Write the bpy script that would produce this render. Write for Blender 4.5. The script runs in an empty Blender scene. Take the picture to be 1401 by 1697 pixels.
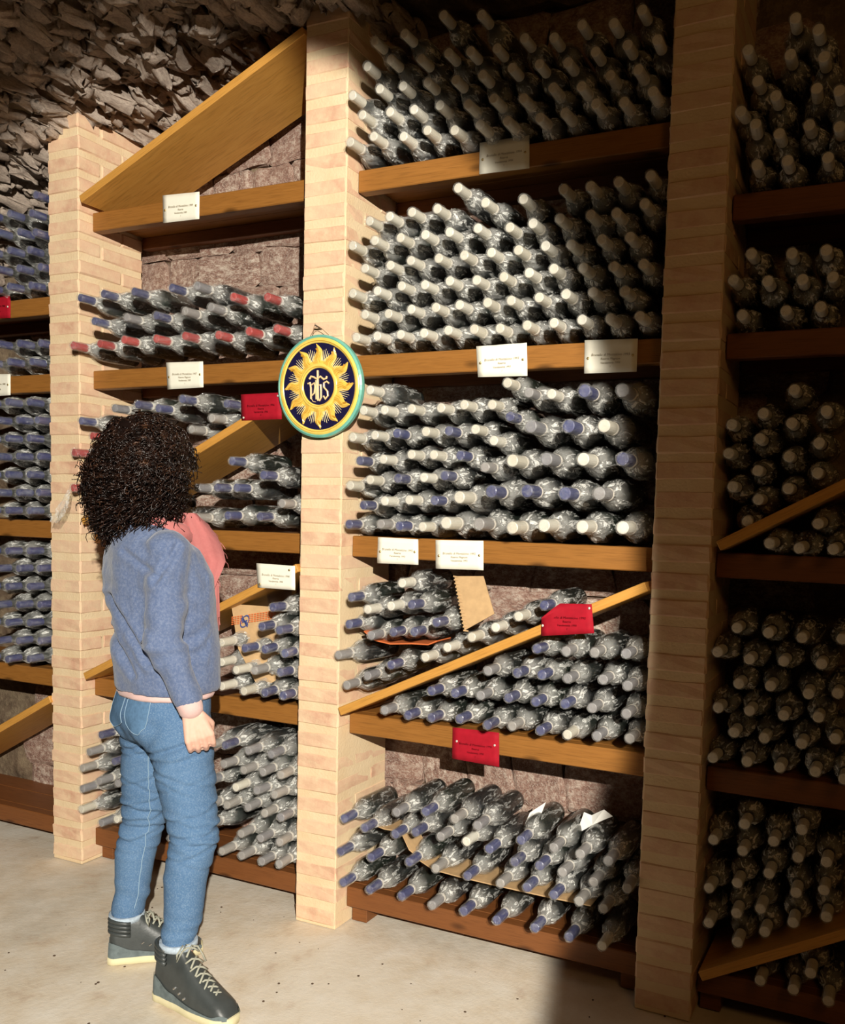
import bpy, bmesh, math, random
import numpy as np
from mathutils import Vector, Matrix, Quaternion, noise
from mathutils.bvhtree import BVHTree

# ------------------------------------------------------------------ camera, world, lamps, exposure
S = bpy.context.scene
COL = S.collection
cd = bpy.data.cameras.new('camera'); cam = bpy.data.objects.new('camera', cd); COL.objects.link(cam)
F_ = Vector((-0.41962434, 0.90469819, -0.07373333)); R_ = Vector((0.90598159, 0.42243972, 0.02724036)); U_ = Vector((-0.05579219, 0.05537032, 0.99690589))
M_ = Matrix((R_, U_, -F_)).transposed().to_4x4(); M_.translation = Vector((1.65309762, -2.52679644, 1.43315159))
cam.matrix_world = M_
cd.sensor_fit = 'HORIZONTAL'; cd.sensor_width = 36.0
cd.lens = 1502.3767 / 1401 * 36
cd.shift_x = -(803.4 - 700.5) / 1401; cd.shift_y = (964.5 - 848.5) / 1401
cd.clip_start = 0.05
S.camera = cam
S.view_settings.view_transform = 'Standard'; S.view_settings.look = 'None'
S.view_settings.gamma = 1.0; S.view_settings.use_curve_mapping = False
S.view_settings.exposure = 0.0

W = bpy.data.worlds.new('world'); S.world = W; W.use_nodes = True
W.node_tree.nodes['Background'].inputs[0].default_value = (1.0, .62, .28, 1)
W.node_tree.nodes['Background'].inputs[1].default_value = 0.012

def lamp(name, typ, loc, d, energy, color, **kw):
    l = bpy.data.lights.new(name, typ); l.energy = energy; l.color = color
    for k, v in kw.items(): setattr(l, k, v)
    o = bpy.data.objects.new(name, l); COL.objects.link(o)
    o.location = loc; o.rotation_euler = Vector(d).to_track_quat('-Z', 'Y').to_euler()
    return o
SPOT = lamp('ceiling_spotlight', 'SPOT', (3.40, -4.50, 2.72), (-.640, .724, -.264), 2350, (1.0, .94, .83),
     spot_size=math.radians(36.8), spot_blend=.10, shadow_soft_size=.03)
SPOT.scale = (.69, 1.0, 1.0)
SPOT.rotation_euler = (SPOT.rotation_euler.to_quaternion() @ Quaternion((0, 0, 1), math.radians(5))).to_euler()
lamp('warm_fill', 'AREA', (2.7, -2.6, 2.75), (-.35, .75, -.55), 6.2, (1.0, .53, .17), shape='DISK', size=.9)  # added fill lamp, stands in for the dim warm ambient light

# ------------------------------------------------------------------ helpers
rnd = random.Random(11)
def mesh_obj(name, me, mat=None, parent=None):
    o = bpy.data.objects.new(name, me); COL.objects.link(o)
    if mat is not None and not me.materials: me.materials.append(mat)
    if parent is not None: o.parent = parent
    return o
def tag(o, label=None, cat=None, group=None, kind=None):
    if label: o['label'] = label
    if cat: o['category'] = cat
    if group: o['group'] = group
    if kind: o['kind'] = kind
    return o
def empty(name, loc, label, cat, group=None):
    o = bpy.data.objects.new(name, None); COL.objects.link(o); o.location = loc; o.empty_display_size = .05
    return tag(o, label, cat, group)
def bm_mesh(bm, name='m', smooth=False):
    me = bpy.data.meshes.new(name); bm.normal_update(); bm.to_mesh(me); bm.free()
    if smooth: me.polygons.foreach_set('use_smooth', [True] * len(me.polygons))
    return me
def pd_mesh(v, f, name='m', smooth=False):
    me = bpy.data.meshes.new(name); me.from_pydata([tuple(a) for a in v], [], [tuple(a) for a in f]); me.update()
    if smooth: me.polygons.foreach_set('use_smooth', [True] * len(me.polygons))
    return me
def box_bm(sx, sy, sz, bev=.003, seg=1, cuts=0, jit=0, seed=0, loc=(0, 0, 0)):
    bm = bmesh.new(); bmesh.ops.create_cube(bm, size=1)
    bmesh.ops.scale(bm, vec=(sx, sy, sz), verts=bm.verts)
    if bev: bmesh.ops.bevel(bm, geom=list(bm.edges), offset=bev, segments=seg, affect='EDGES', profile=.6)
    if cuts: bmesh.ops.subdivide_edges(bm, edges=[e for e in bm.edges if e.calc_length() > min(sx, sy, sz) * .6], cuts=cuts, use_grid_fill=True)
    if jit:
        r = random.Random(seed)
        for v in bm.verts: v.co += Vector((r.uniform(-1, 1), r.uniform(-1, 1), r.uniform(-1, 1))) * jit
    bmesh.ops.translate(bm, vec=loc, verts=bm.verts)
    return bm
def lathe(profile, n=20, axis='Y', wob=None):
    """profile [(along, radius)]; returns verts, faces, axis +Y"""
    v, f = [], []
    for i, (y, r) in enumerate(profile):
        for k in range(n):
            a = 2 * math.pi * k / n; rr = r
            if wob: rr = r + wob(i, k, y, r)
            v.append((rr * math.cos(a), y, rr * math.sin(a)))
    for i in range(len(profile) - 1):
        for k in range(n):
            k2 = (k + 1) % n
            f.append((i * n + k, (i + 1) * n + k, (i + 1) * n + k2, i * n + k2))
    f.append(tuple(range(n))); f.append(tuple(reversed([(len(profile) - 1) * n + k for k in range(n)])))
    return v, f
def tube(pts, rad, n=8, closed_ends=True):
    v, f = [], []; P = [Vector(p) for p in pts]; up = Vector((0, 0, 1)); prev = None
    for i, p in enumerate(P):
        t = (P[min(i + 1, len(P) - 1)] - P[max(i - 1, 0)]).normalized()
        if prev is None:
            a = t.cross(up); a = a if a.length > .05 else t.cross(Vector((1, 0, 0))); a.normalize()
        else:
            a = (prev - t * prev.dot(t)).normalized()
        prev = a; b = t.cross(a); r = rad[i] if isinstance(rad, (list, tuple)) else rad
        for k in range(n):
            w = 2 * math.pi * k / n; v.append(p + a * (r * math.cos(w)) + b * (r * math.sin(w)))
    for i in range(len(P) - 1):
        for k in range(n):
            k2 = (k + 1) % n; f.append((i * n + k, i * n + k2, (i + 1) * n + k2, (i + 1) * n + k))
    if closed_ends:
        f.append(tuple(reversed(range(n)))); f.append(tuple((len(P) - 1) * n + k for k in range(n)))
    return v, f
def merge(parts):
    v, f = [], []
    for a, b in parts:
        o = len(v); v += [tuple(q) for q in a]; f += [tuple(i + o for i in q) for q in b]
    return v, f

# ------------------------------------------------------------------ materials
class NT:
    def __init__(s, name):
        s.m = bpy.data.materials.new(name); s.m.use_nodes = True; s.t = s.m.node_tree; s.n = s.t.nodes
        s.b = s.n['Principled BSDF']; s.o = s.n['Material Output']; s.tc = s.n.new('ShaderNodeTexCoord')
    def add(s, typ, **kw):
        x = s.n.new(typ)
        for k, v in kw.items():
            if k in x.inputs.keys(): s.put(x.inputs[k], v)
            else: setattr(x, k, v)
        return x
    def put(s, sock, v):
        if isinstance(v, bpy.types.NodeSocket): s.t.links.new(v, sock)
        else: sock.default_value = v
    def noise(s, scale=5, detail=4, rough=.55, vec=None, map_scale=None, dist=0, w=None):
        x = s.add('ShaderNodeTexNoise'); x.inputs['Scale'].default_value = scale; x.inputs['Detail'].default_value = detail
        x.inputs['Roughness'].default_value = rough; x.inputs['Distortion'].default_value = dist
        vec = vec or s.tc.outputs['Object']
        if map_scale:
            m = s.add('ShaderNodeMapping'); m.inputs['Scale'].default_value = map_scale; s.put(m.inputs['Vector'], vec); vec = m.outputs[0]
        s.put(x.inputs['Vector'], vec)
        if w is not None: x.noise_dimensions = '4D'; s.put(x.inputs['W'], w)
        return x.outputs['Fac']
    def ramp(s, fac, stops):
        x = s.add('ShaderNodeValToRGB'); s.put(x.inputs[0], fac); e = x.color_ramp.elements
        while len(e) < len(stops): e.new(.5)
        for q, (p, c) in zip(e, stops):
            q.position = p; q.color = (*c, 1) if len(c) == 3 else c
        return x.outputs[0]
    def mix(s, fac, a, b, mode='MIX'):
        x = s.add('ShaderNodeMix', data_type='RGBA', blend_type=mode); s.put(x.inputs[0], fac)
        for i, c in ((6, a), (7, b)): s.put(x.inputs[i], (*c, 1) if isinstance(c, tuple) and len(c) == 3 else c)
        return x.outputs[2]
    def math(s, op, a, b=0.0, clamp=False):
        x = s.add('ShaderNodeMath', operation=op, use_clamp=clamp); s.put(x.inputs[0], a); s.put(x.inputs[1], b); return x.outputs[0]
    def bump(s, h, strength=.3, dist=.01):
        x = s.add('ShaderNodeBump'); x.inputs['Strength'].default_value = strength; x.inputs['Distance'].default_value = dist
        s.put(x.inputs['Height'], h); s.put(s.b.inputs['Normal'], x.outputs[0]); return x.outputs[0]
    def base(s, c, rough=.6, spec=.5, metal=0.0):
        s.put(s.b.inputs['Base Color'], (*c, 1) if isinstance(c, tuple) and len(c) == 3 else c)
        s.put(s.b.inputs['Roughness'], rough); s.b.inputs['Specular IOR Level'].default_value = spec; s.b.inputs['Metallic'].default_value = metal
        return s.m
    def rand(s): return s.add('ShaderNodeObjectInfo').outputs['Random']

def plain(name, c, rough=.6, spec=.4, metal=0.0, var=.0, nscale=30):
    t = NT(name)
    if var:
        n = t.noise(nscale, 4); c = t.ramp(n, [(.3, tuple(x * (1 - var) for x in c)), (.7, tuple(min(1, x * (1 + var)) for x in c))])
    return t.base(c, rough, spec, metal)

def mat_brick():
    t = NT('brick'); r = t.rand()
    base = t.ramp(r, [(0, (.62, .36, .24)), (.5, (.68, .43, .29)), (1, (.72, .50, .34))])
    n = t.noise(14, 5, w=r); c = t.mix(t.ramp(n, [(.35, (0, 0, 0)), (.6, (1, 1, 1))]), base, (.76, .53, .35))
    e = t.noise(45, 3, w=r); c = t.mix(t.ramp(e, [(.45, (0, 0, 0)), (.8, (.55, .55, .55))]), c, (.80, .66, .42))
    t.bump(t.noise(160, 5, w=r), .35, .003); return t.base(c, .85, .2)
def mat_mortar():
    t = NT('mortar'); n = t.noise(9, 5); c = t.ramp(n, [(.3, (.72, .54, .33)), (.7, (.80, .64, .42))])
    t.bump(t.noise(120, 5), .4, .004); return t.base(c, .9, .15)
def mat_wood(name, a, b, knots=True):
    t = NT(name); r = t.rand()
    n = t.noise(5, 6, .6, map_scale=(1.4, 9, 22), dist=1.2, w=r)
    w = t.noise(26, 3, .5, map_scale=(.5, 6, 12), w=r)
    c = t.mix(n, a, b); c = t.mix(t.ramp(w, [(.5, (0, 0, 0)), (.75, (.5, .5, .5))]), c, tuple(x * .5 for x in a))
    if knots:
        v = t.add('ShaderNodeTexVoronoi'); v.inputs['Scale'].default_value = 3.1
        m = t.add('ShaderNodeMapping'); m.inputs['Scale'].default_value = (1, 2.5, 2.5); t.put(m.inputs['Vector'], t.tc.outputs['Object']); t.put(v.inputs['Vector'], m.outputs[0])
        c = t.mix(t.ramp(v.outputs['Distance'], [(.05, (.85, .85, .85)), (.13, (0, 0, 0))]), c, tuple(x * .35 for x in a))
    t.bump(n, .15, .002); return t.base(c, .5, .35)
def mat_stone(name, dark, mid, pale, bias=0.0):
    t = NT(name); r = t.rand()
    n = t.noise(9, 8, .65, w=r); n2 = t.noise(34, 6, .7, w=r)
    c = t.ramp(n, [(.3 + bias, dark), (.5 + bias, mid), (.72 + bias, pale)])
    c = t.mix(t.ramp(n2, [(.48, (0, 0, 0)), (.66, (.7, .7, .7))]), c, pale)
    c = t.mix(t.math('MULTIPLY', r, .35), c, mid)
    t.bump(t.math('ADD', n2, n), .8, .012); return t.base(c, .92, .15)
def mat_floor():
    t = NT('concrete_floor'); n = t.noise(1.3, 6, .6); n2 = t.noise(7, 8, .65); n3 = t.noise(55, 4, .7)
    c = t.ramp(n, [(.32, (.60, .55, .46)), (.5, (.72, .62, .48)), (.68, (.80, .74, .63))])
    c = t.mix(t.ramp(n2, [(.42, (.0, .0, .0)), (.7, (.7, .7, .7))]), c, (.84, .79, .70))
    c = t.mix(t.ramp(n2, [(.30, (.6, .6, .6)), (.42, (0, 0, 0))]), c, (.52, .38, .28))
    c = t.mix(t.ramp(n3, [(.62, (0, 0, 0)), (.8, (.4, .4, .4))]), c, (.4, .33, .25))
    t.bump(t.math('ADD', n2, n3), .25, .006); return t.base(c, t.ramp(n2, [(.3, (.5, .5, .5)), (.7, (.8, .8, .8))]), .4)
def mat_glass():
    t = NT('dark_bottle_glass'); r = t.rand()
    c = t.mix(r, (.008, .014, .009), (.016, .017, .018)); d = t.noise(18, 5, w=r)
    c = t.mix(t.ramp(d, [(.5, (0, 0, 0)), (.8, (.25, .25, .25))]), c, (.06, .055, .045))
    return t.base(c, .13, .6)
def mat_capsule(name, a, b, rough=.4):
    t = NT(name); r = t.rand(); n = t.noise(70, 4, w=r)
    c = t.mix(r, a, b); c = t.mix(t.ramp(n, [(.5, (0, 0, 0)), (.75, (.35, .35, .35))]), c, tuple(min(1, x * .5 + .25) for x in a))
    t.bump(n, .15, .002); return t.base(c, rough, .5)
def mat_film(name, neck=.85, body=.07, even=None):
    """thin crinkled cellophane: clear, with milky creases that also paint in highlight streaks, and glossy glints; denser where it is bunched round the neck"""
    t = NT(name); r = t.rand(); oc = t.tc.outputs['Object']
    s1 = t.noise(1, 5, .6, map_scale=(60, 16, 60), dist=1.2, w=r)
    s2 = t.noise(26, 6, .7, w=r)
    sep = t.add('ShaderNodeSeparateXYZ'); t.put(sep.inputs[0], oc)
    mr = t.add('ShaderNodeMapRange', interpolation_type='SMOOTHSTEP'); t.put(mr.inputs[0], sep.outputs[1])
    for i, v in ((1, .070), (2, .125), (3, neck), (4, .015)): mr.inputs[i].default_value = v
    crease = t.ramp(s1, [(.53, (0, 0, 0)), (.60, (1, 1, 1)), (.66, (.2, .2, .2))])  # pale streaks along the creases, coloured in to read as highlights
    dense = t.math('MULTIPLY', t.math('ADD', t.math('MULTIPLY', crease, .60), .40), mr.outputs[0])
    fac = t.math('ADD', dense, t.math('MULTIPLY', crease, body * 5.5), True)
    endr = t.add('ShaderNodeMapRange', interpolation_type='SMOOTHSTEP'); t.put(endr.inputs[0], sep.outputs[1])
    for i, v in ((1, .045), (2, .070), (3, .16), (4, 1.0)): endr.inputs[i].default_value = v
    fac = t.math('MULTIPLY', fac, endr.outputs[0])
    fac = t.math('ADD', fac, t.math('MULTIPLY', t.ramp(s2, [(.58, (0, 0, 0)), (.64, (1, 1, 1))]), .10), True)
    if even: fac = t.math('ADD', t.math('MULTIPLY', crease, .4), even, True)
    milky = t.add('ShaderNodeBsdfDiffuse'); milky.inputs[0].default_value = (.80, .80, .76, 1)
    tr = t.add('ShaderNodeBsdfTransparent'); tr.inputs[0].default_value = (.97, .97, .97, 1)
    gl = t.add('ShaderNodeBsdfGlossy'); gl.inputs[0].default_value = (1, 1, 1, 1); gl.inputs['Roughness'].default_value = .13
    bp = t.add('ShaderNodeBump'); bp.inputs['Strength'].default_value = 1.0; bp.inputs['Distance'].default_value = .016
    t.put(bp.inputs['Height'], t.math('ADD', s1, s2)); t.put(gl.inputs['Normal'], bp.outputs[0])
    m1 = t.add('ShaderNodeMixShader'); t.put(m1.inputs[0], fac); t.put(m1.inputs[1], tr.outputs[0]); t.put(m1.inputs[2], milky.outputs[0])
    m2 = t.add('ShaderNodeMixShader'); m2.inputs[0].default_value = .13; t.put(m2.inputs[1], m1.outputs[0]); t.put(m2.inputs[2], gl.outputs[0])
    t.put(t.o.inputs[0], m2.outputs[0]); t.n.remove(t.b); return t.m
def mat_cloth(name, a, b, scale=90, bump=.4, rough=.95):
    t = NT(name); n = t.noise(scale, 4, .7); n2 = t.noise(6, 4)
    c = t.mix(t.math('MULTIPLY', t.math('ADD', n, n2), .5), a, b); t.bump(n, bump, .002)
    t.b.inputs['Sheen Weight'].default_value = .15
    return t.base(c, rough, .15)

M = dict(brick=mat_brick(), mortar=mat_mortar(),
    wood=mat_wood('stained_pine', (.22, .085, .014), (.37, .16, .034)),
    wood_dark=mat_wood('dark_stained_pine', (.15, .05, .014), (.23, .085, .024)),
    wood_light=mat_wood('pale_pine', (.50, .22, .035), (.68, .36, .085), False),
    vault=mat_stone('vault_stone', (.24, .17, .13), (.58, .46, .38), (.86, .75, .62), -.03),
    vault_bed=mat_stone('vault_bed_mortar', (.07, .045, .03), (.17, .12, .08), (.32, .25, .16)),
    block=mat_stone('wall_block', (.12, .05, .04), (.36, .215, .165), (.86, .76, .64)),
    floor=mat_floor(), glass=mat_glass(), film=mat_film('cellophane'), film_tail=mat_film('cellophane_tail', even=.22),
    w=mat_capsule('cream_capsule', (.88, .85, .74), (.74, .69, .56)), b=mat_capsule('navy_capsule', (.018, .022, .12), (.03, .045, .20), .3),
    r=mat_capsule('red_capsule', (.42, .012, .012), (.55, .03, .025), .35), g=mat_capsule('grey_capsule', (.22, .22, .25), (.40, .37, .33)),
    ring=plain('pale_collar', (.78, .72, .62), .6), card=plain('cream_card', (.88, .85, .72), .8, .2, var=.03),
    redcard=plain('crimson_card', (.36, .006, .018), .75, .2, var=.12), ink=plain('brown_ink', (.33, .28, .19), .9, .1), inkd=plain('dark_ink', (.10, .003, .006), .9, .1),
    pin=plain('brass_pin', (.55, .42, .2), .3, .5, .9), steel=plain('pale_pin', (.8, .75, .65), .35, .5, .5),
    kraft=plain('kraft_board', (.50, .33, .17), .9, .1, var=.12), kraft_print=plain('orange_print', (.62, .16, .05), .9, .1), blue_print=plain('blue_print', (.06, .08, .22), .9, .1),
    paper=plain('white_paper', (.8, .79, .74), .9, .1))

# ------------------------------------------------------------------ layout (metres; x along the racks, y into the wall, z up)
ZS = {'mid': [2.548, 1.95, 1.351, .744, .132], 'left': [2.548, 1.95, 1.351, .744, .132], 'third': [2.326, 1.952, 1.345, .733, .132], 'far': [2.252, 1.948, 1.361, .753, .138]}
XB = {'mid': (-.048, 1.0), 'left': (-1.254, -.217), 'third': (1.168, 2.4), 'far': (-2.4, -1.416)}
YS, YD = .0646, .318           # shelf front, pillar depth
YW = .37                        # face of the back wall
PILLARS = [(-1.416, -1.254, 'left'), (-.217, -.048, 'middle'), (1.0, 1.168, 'right')]

def zc(x):                      # underside of the vault, springing down to the left
    return 3.06 - (.19 * ((-.25 - x) / 1.1) ** 2.1 if x < -.25 else 0)

# floor
bm = bmesh.new(); nx, ny = 60, 50
vs = [[bm.verts.new((-4 + 9 * i / nx, -5.5 + 6.2 * j / ny, 0.0)) for i in range(nx + 1)] for j in range(ny + 1)]
for j in range(ny):
    for i in range(nx): bm.faces.new((vs[j][i], vs[j][i + 1], vs[j + 1][i + 1], vs[j + 1][i]))
for v in bm.verts: v.co.z = -.004 - .004 * noise.noise(v.co * 1.7)
floor = mesh_obj('floor', bm_mesh(bm, 'floor', True), M['floor']); tag(floor, kind='structure')

# grit lying on the floor
gv = []
for k in range(70):
    x = rnd.uniform(-.9, 1.1); y = rnd.uniform(-.85, .0); r_ = rnd.uniform(.0015, .0045)
    b = bmesh.new(); bmesh.ops.create_icosphere(b, subdivisions=1, radius=r_)
    gv.append(([(v.co.x + x, v.co.y + y, v.co.z * .6 + .002) for v in b.verts], [[v.index for v in f.verts] for f in b.faces])); b.free()
gr = mesh_obj('grit', pd_mesh(*merge(gv)), plain('dark_grit', (.08, .05, .03), .9)); tag(gr, 'dark crumbs of grit scattered on the concrete floor', 'grit', kind='stuff')

# back wall: bed mortar and individual blocks
bm = bmesh.new(); nx, nz = 120, 80
vs = [[bm.verts.new((-3.2 + 6.2 * i / nx, YW + .02, -.1 + 3.7 * j / nz)) for i in range(nx + 1)] for j in range(nz + 1)]
for j in range(nz):
    for i in range(nx): bm.faces.new((vs[j][i], vs[j][i + 1], vs[j + 1][i + 1], vs[j + 1][i]))
for v in bm.verts: v.co.y += .012 * noise.noise(v.co * 9)
for z_ in (0,): pass
r0 = bmesh.ops.extrude_face_region(bm, geom=list(bm.faces)); bmesh.ops.translate(bm, vec=(0, .2, 0), verts=[g for g in r0['geom'] if isinstance(g, bmesh.types.BMVert)])
bmesh.ops.recalc_face_normals(bm, faces=bm.faces)
wall = mesh_obj('wall_back', bm_mesh(bm), M['vault_bed']); tag(wall, kind='structure')
def rough_block(seed, sub=2, amp=.16, flat=False):
    bm = bmesh.new(); bmesh.ops.create_cube(bm, size=1)
    bmesh.ops.bevel(bm, geom=list(bm.edges), offset=.10, segments=1, affect='EDGES')
    bmesh.ops.triangulate(bm, faces=[f for f in bm.faces if len(f.verts) > 4])
    bmesh.ops.subdivide_edges(bm, edges=[e for e in bm.edges if e.calc_length() > .5], cuts=2, use_grid_fill=True)
    o = Vector((seed * 7.3, seed * 1.9, seed * 4.1))
    for v in bm.verts:
        v.co += Vector(noise.noise_vector(v.co * 1.6 + o)) * amp
    return bm_mesh(bm, 'rough_block')
blocks = [rough_block(i + 1, amp=.13) for i in range(8)]
for m_ in blocks: m_.materials.append(M['block'])
z = .02; row = 0
while z < 3.0:
    h = rnd.uniform(.12, .21); x = -2.1 + rnd.uniform(0, .15)
    while x < 1.15:
        w = rnd.uniform(.14, .34)
        b = mesh_obj('stone', blocks[rnd.randrange(8)], parent=wall)
        b.location = (x + w / 2, YW + .025 + rnd.uniform(-.008, .008), z + h / 2); b.scale = (w + .004, .07, h + .004)
        b.rotation_euler = (0, rnd.uniform(-.03, .03), rnd.uniform(-.03, .03))
        x += w
    z += h; row += 1

# vaulted ceiling: bed and rough slabs in courses that run towards the wall
bm = bmesh.new(); nx, ny = 110, 60
vs = [[bm.verts.new((-3.0 + 5.6 * i / nx, -3.0 + 3.6 * j / ny, 0)) for i in range(nx + 1)] for j in range(ny + 1)]
for j in range(ny):
    for i in range(nx): bm.faces.new((vs[j][i], vs[j + 1][i], vs[j + 1][i + 1], vs[j][i + 1]))
for v in bm.verts: v.co.z = zc(v.co.x) + .035 + .03 * noise.noise(v.co * 6) + .02 * noise.noise(v.co * 17)
ceil_ = mesh_obj('ceiling', bm_mesh(bm), M['vault_bed']); tag(ceil_, kind='structure')
def slab(seed):
    bm = bmesh.new(); bmesh.ops.create_icosphere(bm, subdivisions=3, radius=.5)
    o = Vector((seed * 3.3, seed * 5.9, seed * 2.1))
    for v in bm.verts:
        c = v.co.copy()
        q = Vector([math.copysign(abs(a * 2) ** .45 * .5, a) for a in c]); v.co = q + Vector(noise.noise_vector(c * 3.0 + o)) * .34 + Vector(noise.noise_vector(c * 9 + o)) * .09
    return bm_mesh(bm, 'slab', True)
slabs = [slab(i) for i in range(10)]
for m_ in slabs: m_.materials.append(M['vault'])
x = -2.25
n_st = 0
while x < .05:
    wx = rnd.uniform(.040, .070); y = -.78 + rnd.uniform(0, .1)
    while y < .38:
        ly = rnd.uniform(.05, .16)
        if rnd.random() < .93:
            s_ = mesh_obj('stone', slabs[rnd.randrange(10)], parent=ceil_); n_st += 1
            xx = x + rnd.uniform(-.014, .014)
            s_.location = (xx, y + ly / 2, zc(xx) + .018 + rnd.uniform(-.030, .028))
            sl = math.atan2(zc(xx - .02) - zc(xx + .02), .04)
            s_.rotation_euler = (rnd.uniform(-.35, .35), sl * .8 + rnd.uniform(-.6, .5), rnd.uniform(-.3, .3))
            s_.scale = (wx * rnd.uniform(.85, 1.25), ly * 1.05, rnd.uniform(.045, .085))
        y += ly
    x += wx * .88

# ------------------------------------------------------------------ brick pillars
def brick_me(sx, sy, sz, seed):
    return bm_mesh(box_bm(sx, sy, sz, .0055, 1, 1, .0016, seed), 'brick')
CH = .0765; BH = .053
bvar = {}
for pw_key, pw in (('a', .166),):
    for nm, ly in (('s', .106), ('l', .206)):
        bvar[nm] = [brick_me(pw, ly, BH, k) for k in range(5)]
        for m_ in bvar[nm]: m_.materials.append(M['brick'])
ptxt = {'left': 'tall brick pillar left of the person, cut off under the stone vault', 'middle': 'brick pillar in the middle carrying the round painted plaque', 'right': 'shadowed brick pillar on the right reaching the top of the picture'}
for x0, x1, side in PILLARS:
    p = empty('brick_pillar', ((x0 + x1) / 2, 0, 0), ptxt[side], 'pillar')
    top = zc((x0 + x1) / 2) + .06
    bm = box_bm(x1 - x0 - .005, YD - .005, top, .002, 1, 0, 0, 0, (0, YD / 2, top / 2))
    mesh_obj('mortar_core', bm_mesh(bm), M['mortar'], p)
    k = 0; z = .012
    while z + BH < top + .02:
        a, b = ('s', 'l') if k % 2 else ('l', 's')
        for nm, yc in ((a, .0), (b, 1.0)):
            ly = .106 if nm == 's' else .206
            yy = ly / 2 if yc == 0 else YD - ly / 2
            o = mesh_obj('brick', bvar[nm][rnd.randrange(5)], parent=p)
            o.location = (rnd.uniform(-.0012, .0012), yy + rnd.uniform(-.0022, .0012), z + BH / 2 + rnd.uniform(-.003, .003))
            o.rotation_euler = (rnd.choice((0, math.pi)), rnd.uniform(-.008, .008) , rnd.uniform(-.006, .006))
        z += CH; k += 1

# ------------------------------------------------------------------ shelves
ORD = ['first', 'second', 'third', 'fourth', 'fifth']
BAYTXT = {'mid': 'between the middle and right pillars', 'left': 'between the left and middle pillars', 'third': 'right of the right pillar', 'far': 'left of the left pillar'}
POS = ['top', 'second', 'third', 'fourth', 'lowest']
for bay in ('mid', 'left', 'third', 'far'):
    xl, xr = XB[bay]
    for i, zt in enumerate(ZS[bay]):
        low = i == 4
        name = 'shelf'
        L_ = xr - xl - .004; xm = (xl + xr) / 2
        p = empty(name, (xm, YS, zt), f'{POS[i]} stained pine shelf from the top, {BAYTXT[bay]}', 'shelf')
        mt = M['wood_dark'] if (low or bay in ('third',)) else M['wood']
        mesh_obj('front_beam', bm_mesh(box_bm(L_, .045, .070, .003, 1, loc=(0, .0225, -.035))), mt, p)
        mesh_obj('deck_board', bm_mesh(box_bm(L_, .14, .024, .002, 1, loc=(0, .116, -.0125))), mt, p)
        mesh_obj('deck_board', bm_mesh(box_bm(L_, .115, .024, .002, 1, loc=(0, .245, -.0125))), mt, p)
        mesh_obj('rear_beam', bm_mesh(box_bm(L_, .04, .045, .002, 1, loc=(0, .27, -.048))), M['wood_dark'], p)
        if low:
            for sx in (-1, 1):
                mesh_obj('foot', bm_mesh(box_bm(.06, .20, .062, .002, 1, loc=(sx * (L_ / 2 - .035), .13, -.0995))), M['wood_dark'], p)

# diagonal dividers
def divider(a, b, y0, y1, th, label, mat):
    A = Vector((a[0], 0, a[1])); B = Vector((b[0], 0, b[1])); L_ = (B - A).length; an = math.atan2(B.z - A.z, B.x - A.x)
    bm = box_bm(L_, y1 - y0, th, .002, 1, loc=(L_ / 2, (y1 - y0) / 2, -th / 2))
    o = mesh_obj('diagonal_board', bm_mesh(bm), mat); o.location = (a[0], y0, a[1]); o.rotation_euler = (0, -an, 0)
    tag(o, label, 'board'); return o
divider((-1.236, 2.586), (-.222, 3.0), -.012, .30, .028, 'wide diagonal board in the empty top compartment beside the stone vault', M['wood_light'])
divider((-1.236, 1.378), (-.222, 1.855), -.012, .29, .028, 'diagonal board sloping up from behind the curly hair to the dark red card', M['wood_light'])
divider((-1.228, .776), (-.222, 1.250), -.012, .29, .028, 'diagonal board behind the blue sweater, rising to a cream card by the pillar', M['wood_light'])
divider((-.043, .776), (.985, 1.256), -.012, .29, .028, 'long pale diagonal board crossing the fourth shelf, carrying a crimson card', M['wood_light'])
divider((-2.25, .225), (-1.42, .665), -.012, .30, .028, 'diagonal board in the lowest compartment at the left picture edge', M['wood_light'])
divider((1.180, 1.378), (1.90, 1.770), -.012, .29, .028, 'upper of two diagonal boards in the dark bay right of the pillar', M['wood_light'])
divider((1.185, .160), (2.0, .615), -.012, .29, .028, 'lower of two diagonal boards in the dark bay, near the floor', M['wood_light'])

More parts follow.
